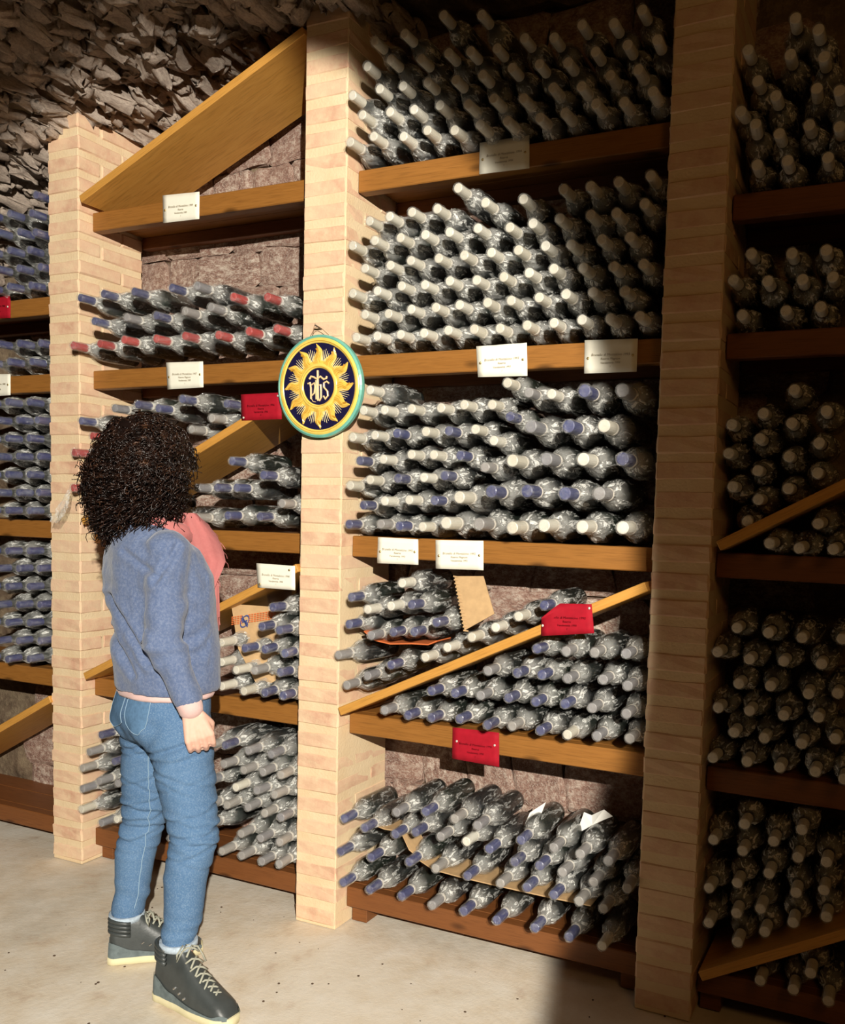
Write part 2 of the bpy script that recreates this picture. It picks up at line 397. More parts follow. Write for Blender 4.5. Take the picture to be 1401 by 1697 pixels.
# ------------------------------------------------------------------ bottles
# bottles: bay, shelf, [(x, z of body axis, y of cap, cap kind, row, neck lean x, neck lean z)]
BOTTLES = [
 ('mid', 1, [(-0.007,2.595,-0.042,'w',0,-0.003,0), (0.074,2.602,-0.037,'w',0,0,0), (0.173,2.593,-0.022,'w',0,0,0), (0.26,2.596,-0.028,'w',0,0,0), (0.359,2.587,-0.041,'w',0,0.001,-0.013), (0.441,2.588,-0.032,'w',0,-0.002,-0.004), (0.526,2.588,-0.031,'w',0,0.003,-0.008), (0.629,2.587,-0.04,'w',0,0.006,-0.02), (0.705,2.587,-0.023,'w',0,-0.002,-0.008), (0.805,2.588,-0.041,'w',0,-0.005,-0.007), (0.881,2.588,-0.033,'w',0,-0.002,-0.013), (0.958,2.593,-0.03,'w',0,0.001,0.001), (0.029,2.674,-0.032,'w',1,-0.001,0.002), (0.126,2.671,-0.028,'w',1,0,0), (0.209,2.667,-0.023,'w',1,0,0), (0.295,2.669,-0.017,'w',1,0,0), (0.4,2.651,-0.036,'w',1,0.001,-0.005), (0.481,2.653,-0.026,'w',1,-0.002,0.003), (0.576,2.644,-0.025,'w',1,-0.003,-0.004), (0.667,2.653,-0.036,'w',1,0.003,-0.004), (0.755,2.645,-0.044,'w',1,0.004,-0.013), (0.832,2.664,-0.017,'w',1,0,0), (0.917,2.657,-0.036,'w',1,0,-0.001), (-0.007,2.741,-0.035,'w',2,-0.001,-0.002), (0.082,2.751,-0.019,'w',2,0,0), (0.171,2.741,-0.028,'w',2,0,0), (0.259,2.736,-0.031,'w',2,0,0), (0.35,2.731,-0.022,'w',2,0,0), (0.448,2.722,-0.043,'w',2,0.002,-0.003), (0.535,2.733,-0.024,'w',2,0,0), (0.624,2.723,-0.034,'w',2,0,0), (0.716,2.712,-0.041,'w',2,-0.003,-0.004), (0.789,2.731,-0.026,'w',2,-0,-0), (0.881,2.733,-0.018,'w',2,-0.003,0.004), (0.959,2.724,-0.038,'w',2,0.011,0), (0.04,2.823,-0.026,'w',3,0,0), (0.13,2.824,-0.036,'w',3,0,0), (0.231,2.813,-0.023,'w',3,0,0), (0.324,2.813,-0.024,'w',3,0,0), (0.405,2.797,-0.038,'w',3,0,0), (0.483,2.799,-0.021,'w',3,0,0), (0.572,2.808,-0.026,'w',3,0,0), (0.663,2.793,-0.025,'w',3,0,0), (0.745,2.814,-0.021,'w',3,0,0), (0.839,2.797,-0.032,'w',3,0.003,-0.004), (0.918,2.818,-0.023,'w',3,0,0), (0.061,2.899,-0.019,'w',4,0,0), (0.181,2.888,-0.041,'w',4,0,0), (0.302,2.928,-0.02,'w',4,0,0), (0.436,2.896,-0.033,'w',4,0,0)]),
 ('mid', 2, [(0.018,1.99,-0.031,'w',0,0,-0.001), (0.101,1.99,-0.04,'w',0,0.001,-0.004), (0.178,1.99,-0.024,'w',0,-0,-0), (0.268,1.99,-0.036,'w',0,0,-0.004), (0.344,1.994,-0.02,'w',0,-0,0), (0.44,1.99,-0.036,'w',0,0,-0.002), (0.521,1.99,-0.028,'w',0,0,-0.003), (0.61,1.99,-0.033,'w',0,0,0), (0.692,1.993,-0.027,'w',0,0,0), (0.781,1.994,-0.038,'w',0,0,0), (0.865,1.992,-0.039,'w',0,0,0), (0.945,1.996,-0.023,'w',0,0,0), (0.044,2.061,-0.023,'w',1,0,0), (0.135,2.058,-0.028,'w',1,-0.001,-0.002), (0.211,2.066,-0.018,'w',1,-0,0.001), (0.307,2.061,-0.038,'w',1,0.002,0), (0.383,2.067,-0.02,'w',1,-0.003,0.001), (0.479,2.063,-0.039,'w',1,0.005,0), (0.554,2.069,-0.017,'w',1,-0.005,-0), (0.644,2.068,-0.027,'w',1,-0.001,0.001), (0.726,2.072,-0.027,'w',1,0,0), (0.805,2.072,-0.017,'w',1,-0.001,0.002), (0.899,2.068,-0.022,'w',1,0,0), (-0.004,2.131,-0.022,'w',2,0,0), (0.101,2.126,-0.042,'w',2,0,-0), (0.184,2.137,-0.034,'w',2,0,-0.001), (0.271,2.131,-0.042,'w',2,0,0), (0.354,2.138,-0.039,'w',2,0.001,-0.002), (0.445,2.132,-0.038,'w',2,0,0), (0.525,2.139,-0.02,'w',2,0,-0), (0.614,2.139,-0.04,'w',2,0.001,-0.001), (0.69,2.144,-0.036,'w',2,-0.001,-0), (0.776,2.142,-0.03,'w',2,0.001,-0.002), (0.864,2.139,-0.02,'w',2,0,0), (0.948,2.139,-0.017,'w',2,0,0), (0.042,2.205,-0.024,'w',3,0,0), (0.14,2.201,-0.038,'w',3,0.005,0.001), (0.216,2.213,-0.029,'w',3,-0.005,-0.001), (0.307,2.212,-0.024,'w',3,0,0), (0.404,2.207,-0.043,'w',3,0,0), (0.485,2.212,-0.025,'w',3,0,0), (0.576,2.208,-0.034,'w',3,0,0), (0.658,2.214,-0.027,'w',3,-0,0), (0.736,2.211,-0.025,'w',3,-0,0), (0.827,2.216,-0.025,'w',3,0,0), (0.91,2.213,-0.029,'w',3,0,0), (-0.003,2.279,-0.028,'w',4,0,0), (0.087,2.28,-0.038,'w',4,-0.002,0.004), (0.174,2.285,-0.03,'w',4,0,0), (0.267,2.282,-0.04,'w',4,0,0), (0.346,2.284,-0.031,'w',4,0,0), (0.44,2.285,-0.029,'w',4,0,0.001), (0.541,2.28,-0.022,'w',4,0,0), (0.619,2.28,-0.033,'w',4,0,-0), (0.706,2.281,-0.043,'w',4,0,-0), (0.793,2.285,-0.029,'w',4,0,0.001), (0.871,2.279,-0.038,'w',4,0,0), (0.946,2.301,-0.023,'w',4,0,0), (0.058,2.35,-0.033,'w',5,0.005,-0.004), (0.134,2.353,-0.033,'w',5,0.001,0), (0.21,2.362,-0.019,'w',5,-0.004,-0), (0.303,2.357,-0.033,'w',5,0,0), (0.465,2.357,-0.034,'w',5,-0,-0.001), (0.587,2.352,-0.034,'w',5,0,0), (0.71,2.366,-0.031,'w',5,0,0), (0.794,2.361,-0.041,'w',5,-0,-0.001), (0.872,2.366,-0.029,'w',5,0,0), (0.958,2.376,-0.018,'w',5,0.001,-0), (0.37,2.412,-0.028,'w',6,0,0)]),
 ('mid', 3, [(-0.003,1.391,-0.023,'b',0,0,0), (0.112,1.395,-0.017,'g',0,0.003,-0), (0.188,1.391,-0.02,'b',0,-0.003,0), (0.27,1.391,-0.023,'w',0,0.001,0), (0.356,1.402,-0.021,'W',0,-0.004,0.004), (0.466,1.405,-0.021,'G',0,0,0), (0.584,1.401,-0.037,'W',0,0,-0.004), (0.683,1.407,-0.031,'W',0,0,0), (0.802,1.407,-0.034,'W',0,0,0), (0.923,1.408,-0.037,'W',0,0,0), (0.055,1.454,-0.028,'b',1,0,0), (0.138,1.469,-0.035,'w',1,0,0), (0.223,1.474,-0.027,'w',1,0,0), (0.313,1.477,-0.028,'b',1,0.002,-0.004), (0.407,1.485,-0.041,'W',1,-0,0), (0.511,1.499,-0.032,'B',1,-0.002,0.007), (0.626,1.507,-0.033,'B',1,0,0), (0.742,1.502,-0.024,'B',1,0,0), (0.852,1.503,-0.042,'G',1,0,0), (0.008,1.516,-0.039,'w',2,0.002,0.001), (0.082,1.534,-0.03,'w',2,-0.004,0.002), (0.184,1.541,-0.033,'b',2,0,0), (0.273,1.545,-0.025,'w',2,0,0), (0.351,1.551,-0.035,'b',2,0,-0), (0.487,1.582,-0.038,'g',2,0.003,-0.007), (0.572,1.596,-0.018,'W',2,-0.003,0.002), (0.686,1.601,-0.037,'G',2,0,0), (0.8,1.6,-0.04,'W',2,0,0), (0.915,1.601,-0.036,'B',2,0,0), (0.041,1.598,-0.034,'b',3,0.001,-0.002), (0.132,1.601,-0.038,'w',3,0,0), (0.228,1.616,-0.029,'w',3,0.001,-0), (0.304,1.614,-0.018,'w',3,-0.002,0.002), (0.406,1.612,-0.04,'b',3,0,0), (0.512,1.658,-0.032,'w',3,0.001,-0.002), (0.007,1.673,-0.025,'w',4,0,0), (0.087,1.679,-0.019,'w',4,0,0), (0.167,1.684,-0.016,'b',4,0,0), (0.284,1.687,-0.04,'w',4,0.001,-0.002), (0.36,1.686,-0.029,'b',4,-0.001,0.002), (0.444,1.692,-0.019,'w',4,0.001,-0), (0.641,1.694,-0.043,'G',4,-0.006,0.002), (0.748,1.696,-0.028,'B',4,0,0), (0.858,1.694,-0.039,'W',4,0,0), (0.044,1.755,-0.023,'w',5,0.002,0.004), (0.121,1.758,-0.018,'w',5,-0,0), (0.226,1.758,-0.029,'w',5,0,0), (0.337,1.758,-0.044,'w',5,0.001,-0.002), (0.416,1.764,-0.042,'w',5,0,0), (0.497,1.768,-0.032,'w',5,0.009,-0.006), (0.561,1.726,-0.02,'b',5,-0.003,0.003), (0.079,1.823,-0.037,'w',6,-0.002,-0.004), (0.549,1.827,-0.025,'w',6,0,0), (0.621,1.795,-0.033,'g',6,0.002,-0), (0.697,1.788,-0.037,'w',6,-0.002,0), (0.791,1.796,-0.024,'B',6,0,0), (0.907,1.792,-0.035,'G',6,0,0)]),
 ('mid', 4, [(0.153,0.793,-0.034,'g',0,-0.001,0.002), (0.233,0.786,-0.023,'b',0,0,0), (0.322,0.79,-0.03,'b',0,0,0), (0.418,0.796,-0.022,'b',0,0,0), (0.518,0.791,-0.03,'b',0,0,0), (0.604,0.8,-0.04,'g',0,0,0), (0.693,0.796,-0.032,'b',0,0,0), (0.774,0.791,-0.02,'w',0,0,0), (0.868,0.801,-0.028,'g',0,0,0), (0.958,0.802,-0.017,'g',0,0.005,0.002), (0.329,0.875,-0.044,'b',1,-0.002,0.004), (0.405,0.878,-0.034,'b',1,-0,-0), (0.488,0.878,-0.022,'g',1,0,0), (0.583,0.881,-0.025,'b',1,0,0), (0.673,0.88,-0.028,'b',1,0,0), (0.765,0.883,-0.025,'b',1,0,0), (0.847,0.88,-0.019,'g',1,0,0), (0.952,0.878,-0.025,'g',1,0,-0.002), (0.513,0.958,-0.029,'g',2,0,0), (0.611,0.961,-0.028,'b',2,0,0), (0.689,0.961,-0.025,'b',2,-0,0.002), (0.774,0.962,-0.035,'g',2,0,0), (0.878,0.968,-0.025,'g',2,0.001,-0), (0.954,0.958,-0.027,'g',2,-0.001,0), (0.672,1.035,-0.022,'b',3,-0.003,0.005), (0.765,1.041,-0.031,'g',3,0,0), (0.856,1.047,-0.043,'g',3,0,0), (0.946,1.05,-0.029,'g',3,0,0), (-0.004,0.858,-0.02,'g',4,0,0), (0.08,0.899,-0.026,'g',4,0,0), (0.168,0.943,-0.026,'b',4,0,0), (-0.007,0.958,-0.033,'t',5,-0.029,0), (0.297,0.981,-0.034,'w',5,0,-0), (0.369,1.017,-0.024,'w',5,0,0), (0.016,1.065,-0.042,'b',6,0,0), (0.088,1.032,-0.02,'g',6,0,0), (0.17,1.049,-0.019,'b',6,0,0), (0.246,1.056,-0.017,'b',6,-0,-0), (0.337,1.095,-0.04,'b',6,0,0), (0.461,1.059,-0.041,'w',6,0,0), (0.53,1.092,-0.019,'w',6,-0,-0), (0.611,1.133,-0.033,'w',6,0,0), (0.694,1.172,-0.036,'b',6,0,0), (0.015,1.155,-0.033,'b',7,0.004,-0.002), (0.079,1.115,-0.026,'w',7,-0.004,0.002), (0.168,1.135,-0.039,'w',7,0.004,0), (0.205,1.21,-0.03,'w',7,0,0), (0.243,1.143,-0.026,'b',7,-0.004,-0)]),
 ('mid', 5, [(-0.003,0.186,-0.024,'b',0,0,0), (0.114,0.193,-0.044,'b',0,0,0), (0.222,0.185,-0.021,'b',0,0,0), (0.341,0.184,-0.032,'g',0,0,0), (0.454,0.188,-0.032,'b',0,0,0), (0.567,0.182,-0.028,'b',0,0,0), (0.697,0.19,-0.036,'b',0,0,0), (0.801,0.178,-0.019,'b',0,0,0), (0.91,0.184,-0.038,'w',0,0,0), (-0.007,0.293,-0.029,'b',1,-0.006,0), (0.114,0.3,-0.039,'b',1,0,0), (0.251,0.307,-0.027,'b',1,0,0), (0.344,0.301,-0.019,'g',1,0,0), (0.458,0.299,-0.019,'b',1,0,0), (0.581,0.307,-0.04,'g',1,0,0), (0.664,0.306,-0.027,'b',1,0,0), (0.748,0.297,-0.019,'b',1,0,0), (0.833,0.301,-0.038,'g',1,0.002,0.002), (0.909,0.294,-0.032,'g',1,-0.001,0), (0.195,0.386,-0.024,'b',2,-0,0.003), (0.27,0.408,-0.023,'b',2,0,0), (0.366,0.413,-0.031,'g',2,0,0), (0.454,0.411,-0.026,'w',2,0,0), (0.533,0.401,-0.025,'b',2,0,0), (0.622,0.376,-0.034,'b',2,0.001,0.005), (0.701,0.379,-0.026,'b',2,0.001,0.002), (0.777,0.375,-0.028,'g',2,-0.001,0.001), (0.873,0.365,-0.024,'g',2,-0.001,-0.002), (0.959,0.368,-0.03,'g',2,0.022,0), (0.005,0.411,-0.035,'b',3,0,0), (0.083,0.392,-0.032,'b',3,0,0), (0.195,0.462,-0.018,'g',3,0,-0.003), (0.314,0.487,-0.039,'b',3,0,0), (0.418,0.482,-0.04,'g',3,0,0), (0.5,0.476,-0.044,'g',3,0,0), (0.637,0.45,-0.02,'b',3,-0.001,-0.005), (0.743,0.443,-0.016,'g',3,-0.001,-0.003), (0.833,0.445,-0.037,'g',3,0,0), (0.919,0.441,-0.037,'g',3,0,0)]),
 ('left', 2, [(-1.212,2.023,-0.063,'r',0,0,0), (-1.087,2.025,-0.052,'r',0,0,0), (-0.963,2.032,-0.055,'r',0,0,0), (-0.817,2.029,-0.046,'r',0,0,0), (-0.667,2.027,-0.063,'r',0,0,0), (-0.535,2.026,-0.044,'r',0,0,0), (-0.393,2.028,-0.056,'r',0,0,0), (-0.285,2.032,-0.046,'r',0,0,0), (-1.121,2.11,-0.047,'b',1,0,0), (-0.962,2.114,-0.043,'g',1,0,0), (-0.808,2.108,-0.055,'b',1,0,0), (-0.678,2.115,-0.052,'g',1,0,0), (-0.56,2.12,-0.053,'g',1,0,0), (-1.172,2.195,-0.064,'b',2,0,0), (-1.064,2.203,-0.055,'b',2,0,0), (-0.926,2.203,-0.043,'b',2,0,0), (-0.746,2.202,-0.044,'b',2,0,0), (-0.609,2.192,-0.068,'g',2,0,0), (-0.466,2.148,-0.05,'r',2,0,0), (-0.314,2.134,-0.06,'r',2,0,0)]),
 ('left', 3, [(-1.212,1.493,-0.065,'t',0,-0.002,0), (-1.02,1.408,-0.065,'r',0,-0.019,0.03), (-0.932,1.449,-0.047,'b',0,-0.001,0.001), (-1.212,1.627,-0.042,'r',1,-0.03,0), (-1.135,1.55,-0.054,'r',1,0,0), (-1.003,1.544,-0.058,'b',1,0,0), (-1.182,1.745,-0.055,'b',2,0.001,-0.001), (-1.133,1.687,-0.046,'r',2,-0.001,0.001), (-1.018,1.788,-0.048,'g',2,0,0), (-0.884,1.796,-0.067,'b',2,0,0), (-0.679,1.81,-0.063,'b',3,0,0), (-0.495,1.792,-0.045,'b',3,-0.001,-0.001), (-0.556,1.746,-0.055,'g',3,0.004,-0.005), (-0.648,1.705,-0.051,'g',3,0,0), (-0.806,1.783,-0.047,'b',3,0,0), (-0.62,1.397,-0.051,'g',4,0,0), (-0.486,1.407,-0.048,'b',4,0,0), (-0.342,1.407,-0.054,'b',4,0,0), (-0.259,1.453,-0.063,'g',4,0.02,0), (-0.72,1.401,-0.064,'b',4,0,0), (-0.63,1.501,-0.041,'g',5,0,0), (-0.518,1.502,-0.069,'b',5,0.004,0), (-0.442,1.503,-0.05,'b',5,-0.004,-0), (-0.471,1.595,-0.044,'b',6,0,0), (-0.321,1.547,-0.063,'b',6,0,0)]),
 ('left', 4, [(-0.491,0.81,-0.068,'w',0,0.001,0.001), (-0.409,0.799,-0.058,'w',0,0.009,0.003), (-0.333,0.809,-0.06,'b',0,0.03,-0.003), (-0.259,0.797,-0.056,'b',0,0.03,0.009), (-0.512,0.894,-0.057,'w',1,0.012,-0.001), (-0.44,0.868,-0.043,'w',1,-0.011,0.001), (-0.349,0.884,-0.066,'g',1,0.001,-0.004), (-0.259,0.873,-0.043,'b',1,0,0.008), (-0.493,0.967,-0.068,'w',1,-0.001,-0.003), (-0.411,0.949,-0.043,'b',2,0,0), (-0.334,0.961,-0.06,'b',2,0.03,-0.006), (-0.259,0.949,-0.049,'b',2,0.03,-0.002), (-0.334,1.037,-0.069,'b',3,0.021,-0.003), (-0.259,1.025,-0.056,'b',3,0.006,0.001), (-0.287,1.101,-0.05,'b',4,-0,-0)]),
 ('left', 5, [(-1.091,0.214,-0.051,'g',0,0,0), (-0.747,0.214,-0.046,'g',0,0,0), (-0.489,0.218,-0.065,'g',0,0,0), (-0.408,0.215,-0.058,'g',0,0.002,-0), (-0.333,0.206,-0.052,'g',0,0.013,0.003), (-0.259,0.222,-0.068,'g',0,0.03,-0.001), (-0.946,0.2,-0.046,'g',0,-0.004,0.003), (-1.19,0.252,-0.057,'w',1,0,0), (-1.003,0.249,-0.062,'w',1,0.004,-0.003), (-0.737,0.295,-0.063,'g',1,0,0), (-0.562,0.296,-0.051,'g',1,0,0), (-0.41,0.299,-0.068,'g',1,0.011,-0.001), (-0.334,0.293,-0.062,'g',1,0.017,0.002), (-0.259,0.298,-0.06,'g',1,0.024,-0.004), (-1.178,0.336,-0.062,'g',2,-0,0.001), (-1.008,0.381,-0.049,'g',2,0,0), (-0.485,0.384,-0.052,'g',2,0.009,-0), (-0.41,0.388,-0.044,'g',2,0.024,0), (-0.334,0.376,-0.049,'g',2,0.025,0.006), (-0.259,0.379,-0.061,'g',2,0.03,0.005), (-0.561,0.372,-0.06,'g',2,0.006,0.001), (-0.852,0.326,-0.066,'g',2,0,0), (-1.179,0.412,-0.062,'g',3,0.002,0.008), (-1.101,0.376,-0.052,'g',3,0,0), (-0.447,0.454,-0.049,'w',3,0.006,-0.002), (-0.341,0.455,-0.061,'g',3,0.002,0.007), (-0.265,0.455,-0.059,'g',3,0,0.003), (-0.567,0.456,-0.047,'g',3,0,0), (-1.162,0.486,-0.042,'g',4,-0.002,-0.009), (-1.005,0.47,-0.067,'b',4,0,0), (-0.485,0.528,-0.067,'g',4,0.006,0.009), (-0.41,0.52,-0.048,'g',4,0.002,-0.001), (-0.334,0.532,-0.055,'g',4,0.019,-0.006), (-0.259,0.531,-0.057,'g',4,0.023,-0.003), (-1.09,0.557,-0.051,'b',5,0,0), (-0.493,0.604,-0.048,'b',5,0.001,-0.01), (-0.373,0.598,-0.067,'g',5,0,0), (-0.295,0.597,-0.042,'g',5,0.001,-0.009), (-0.571,0.582,-0.042,'g',5,0,0)]),
 ('third', 1, [(1.21,2.668,-0.012,'w',0,-0.007,-0.003), (1.237,2.596,-0.011,'w',0,-0.005,-0.016), (1.286,2.535,-0.016,'w',0,-0.006,0.001), (1.311,2.637,-0.008,'w',0,0,0), (1.383,2.687,-0.018,'w',0,-0.006,-0.008), (1.399,2.612,-0.009,'w',0,-0.006,0.005), (1.37,2.541,0.001,'w',0,0.012,0.005), (1.374,2.456,-0.01,'w',0,-0.009,-0.005), (1.24,2.373,-0.001,'w',0,-0,0), (1.319,2.366,-0.019,'w',0,-0,0.001), (1.414,2.366,0.001,'w',0,0.002,0.003), (1.21,2.524,-0.021,'w',0,-0.019,-0.02), (1.222,2.448,-0.018,'w',0,0.015,0.03), (1.299,2.44,-0.004,'w',0,-0.008,0.005), (1.448,2.435,-0.016,'w',0,-0.009,-0.001), (1.314,2.722,-0.021,'w',0,0.009,-0.005), (1.443,2.518,-0.022,'w',0,-0.008,0.003)]),
 ('third', 2, [(1.21,2.076,-0.002,'w',0,-0.022,0.005), (1.286,2.064,-0.023,'w',0,-0.001,0), (1.37,2.061,-0.022,'w',0,0.002,0), (1.447,2.063,0.002,'w',0,-0.005,0.006), (1.238,2.148,-0.002,'w',0,-0.002,-0.005), (1.341,2.132,-0.014,'w',0,0,0), (1.424,2.136,-0.019,'w',0,0.002,-0.007), (1.22,1.992,0,'w',0,0,-0.008), (1.332,1.992,-0.002,'w',0,0,-0.004), (1.417,1.992,-0.005,'w',0,0.001,0)]),
 ('third', 3, [(1.364,1.782,-0.009,'w',0,0,0), (1.21,1.695,-0.009,'w',0,-0.003,-0), (1.287,1.729,0.003,'w',0,-0,-0.006), (1.362,1.696,-0.009,'w',0,0,0), (1.447,1.724,-0.022,'w',0,0,0), (1.285,1.652,-0.022,'w',0,-0,0.004), (1.432,1.644,-0.007,'w',0,0,0), (1.21,1.618,-0.003,'w',0,-0.01,0), (1.359,1.609,-0.006,'w',0,0,0), (1.28,1.575,-0.003,'w',0,0.001,-0.004), (1.434,1.566,-0.016,'w',0,-0.001,-0), (1.219,1.528,-0.014,'w',0,0,0), (1.368,1.527,-0.017,'w',0,-0.007,-0.003), (1.296,1.5,-0.014,'w',0,-0.011,-0.007), (1.346,1.385,-0.017,'w',0,-0.03,-0.008), (1.236,1.451,-0.001,'w',0,0.03,-0.02), (1.422,1.385,-0.02,'w',0,-0.03,-0.02), (1.506,1.385,-0.018,'w',0,-0.03,-0.02), (1.464,1.45,-0.004,'w',0,-0.03,-0.02)]),
 ('third', 4, [(1.248,1.146,-0.013,'w',0,0,0), (1.331,1.139,-0.014,'w',0,0,0), (1.415,1.131,0.003,'w',0,0,0), (1.515,1.136,0.001,'w',0,0,0), (1.21,1.076,-0.018,'w',0,-0.013,-0), (1.286,1.065,-0.02,'w',0,-0.001,-0.001), (1.373,1.066,-0.01,'w',0,-0,-0), (1.468,1.067,-0.008,'w',0,0,0), (1.259,0.993,-0.014,'w',0,0.001,0.001), (1.342,0.995,-0.007,'w',0,0,0), (1.434,0.994,-0.005,'w',0,0.007,-0.013), (1.512,0.992,-0.001,'w',0,-0.001,0), (1.21,0.922,-0.017,'w',0,-0.002,0), (1.292,0.923,-0.006,'w',0,-0.002,-0.003), (1.381,0.922,-0.022,'w',0,0,0), (1.466,0.924,-0.022,'w',0,0.003,0.004), (1.52,0.869,-0.022,'w',0,-0.009,0.009), (1.253,0.857,-0.021,'w',0,0.002,0.003), (1.332,0.85,-0.002,'w',0,0,0), (1.43,0.851,-0.014,'w',0,0,-0.001), (1.21,0.779,-0.01,'w',0,-0.014,0), (1.291,0.781,-0.011,'w',0,0,0), (1.378,0.779,-0.018,'w',0,0,0), (1.466,0.782,-0.023,'w',0,0.003,0), (1.542,0.773,-0.019,'w',0,-0.003,-0.002)]),
 ('third', 5, [(1.21,0.544,0,'w',0,-0.001,0), (1.293,0.608,-0.015,'w',0,0,0), (1.369,0.574,-0.012,'w',0,0.003,-0.002), (1.442,0.616,-0.017,'w',0,0,0.003), (1.29,0.528,-0.003,'w',0,0,0), (1.435,0.535,-0.004,'w',0,0,0.002), (1.511,0.541,-0.013,'w',0,-0.004,-0), (1.281,0.438,-0.01,'w',0,0,0), (1.364,0.482,-0.013,'w',0,0,0), (1.433,0.44,-0.008,'w',0,0.003,0.001), (1.21,0.407,-0.007,'w',0,-0.007,0), (1.277,0.35,-0.008,'w',0,0.007,0.001), (1.21,0.303,0.001,'w',0,-0.004,0), (1.347,0.384,0.003,'w',0,-0.004,-0.015), (1.433,0.363,-0.023,'w',0,0,0), (1.516,0.388,-0.013,'w',0,-0.001,0.006), (1.291,0.275,-0.023,'w',0,-0,0.002), (1.362,0.308,-0.014,'w',0,-0.002,0.012), (1.506,0.465,-0.002,'w',0,-0.002,-0.007), (1.358,0.172,-0.005,'w',0,-0.005,0.002), (1.441,0.172,-0.008,'w',0,0.001,-0.001), (1.485,0.235,-0.022,'w',0,-0.001,-0.001), (1.531,0.172,-0.001,'w',0,0,-0.017)]),
 ('far', 1, [(-1.731,2.291,-0.027,'b',0,0,-0.006), (-1.597,2.291,-0.036,'b',0,0.006,-0.019), (-1.498,2.291,-0.022,'b',0,0.014,-0.02), (-1.649,2.347,-0.043,'b',0,0,-0), (-1.547,2.349,-0.039,'b',0,0.019,-0.012), (-1.458,2.356,-0.022,'b',0,0.03,-0.02), (-1.707,2.423,-0.043,'b',0,0,0), (-1.584,2.415,-0.04,'b',0,0.002,-0.003), (-1.507,2.414,-0.03,'b',0,0.03,-0.009), (-1.672,2.496,-0.024,'b',0,0,0), (-1.541,2.482,-0.028,'b',0,0,-0), (-1.458,2.471,-0.043,'b',0,0.03,-0.008), (-1.713,2.568,-0.036,'b',0,0,0), (-1.601,2.559,-0.024,'b',0,0,0), (-1.471,2.546,-0.034,'b',0,0.007,-0.005), (-1.458,2.62,-0.039,'b',0,0.03,-0.019)]),
 ('far', 2, [(-1.714,1.988,-0.044,'b',0,0,-0), (-1.594,1.988,-0.037,'b',0,0,-0.004), (-1.494,1.988,-0.018,'b',0,0.002,-0.006), (-1.655,2.058,-0.043,'b',0,0,0), (-1.546,2.055,-0.029,'b',0,0,0), (-1.458,2.054,-0.019,'b',0,0.024,-0.003)]),
 ('far', 3, [(-1.761,1.401,-0.024,'b',0,0,-0.005), (-1.617,1.401,-0.036,'b',0,0,-0.002), (-1.505,1.401,-0.026,'b',0,0,0), (-1.672,1.47,-0.041,'b',0,0,0), (-1.56,1.472,-0.03,'b',0,0,0), (-1.458,1.474,-0.037,'b',0,0.028,0), (-1.765,1.543,-0.019,'b',0,0,0), (-1.636,1.544,-0.02,'b',0,0,0), (-1.507,1.544,-0.023,'b',0,0,0), (-1.679,1.615,-0.033,'b',0,0,0), (-1.569,1.616,-0.022,'b',0,0,0), (-1.458,1.614,-0.017,'b',0,0.005,0.002), (-1.743,1.688,-0.034,'b',0,0,0), (-1.621,1.687,-0.029,'b',0,0,0), (-1.486,1.685,-0.039,'b',0,0.001,0), (-1.666,1.758,-0.041,'b',0,0,0), (-1.564,1.758,-0.024,'b',0,0,0), (-1.458,1.755,-0.042,'b',0,0.03,-0.002), (-1.748,1.831,-0.027,'b',0,0,0.002), (-1.603,1.828,-0.041,'b',0,0,0), (-1.5,1.827,-0.025,'b',0,0,0)]),
 ('far', 4, [(-1.775,0.792,-0.023,'b',0,0,-0.01), (-1.651,0.793,-0.018,'b',0,0,0), (-1.505,0.809,-0.033,'b',0,0,0), (-1.693,0.866,-0.033,'b',0,0,0), (-1.566,0.877,-0.033,'b',0,0,0), (-1.458,0.885,-0.024,'b',0,0.005,0), (-1.773,0.933,-0.022,'b',0,0,0), (-1.618,0.947,-0.041,'b',0,0,0), (-1.5,0.955,-0.035,'b',0,0,0), (-1.678,1.016,-0.042,'b',0,0,0), (-1.558,1.024,-0.037,'b',0,0,0), (-1.458,1.03,-0.023,'b',0,0.006,0), (-1.776,1.083,-0.018,'b',0,0,0), (-1.648,1.09,-0.017,'b',0,0,0), (-1.489,1.101,-0.042,'b',0,0,0), (-1.688,1.163,-0.033,'b',0,0,0), (-1.578,1.168,-0.02,'b',0,0,0), (-1.458,1.175,-0.03,'b',0,0.016,0), (-1.751,1.232,-0.034,'b',0,0,0), (-1.638,1.236,-0.022,'b',0,0,0), (-1.515,1.241,-0.02,'b',0,0,0)]),
]

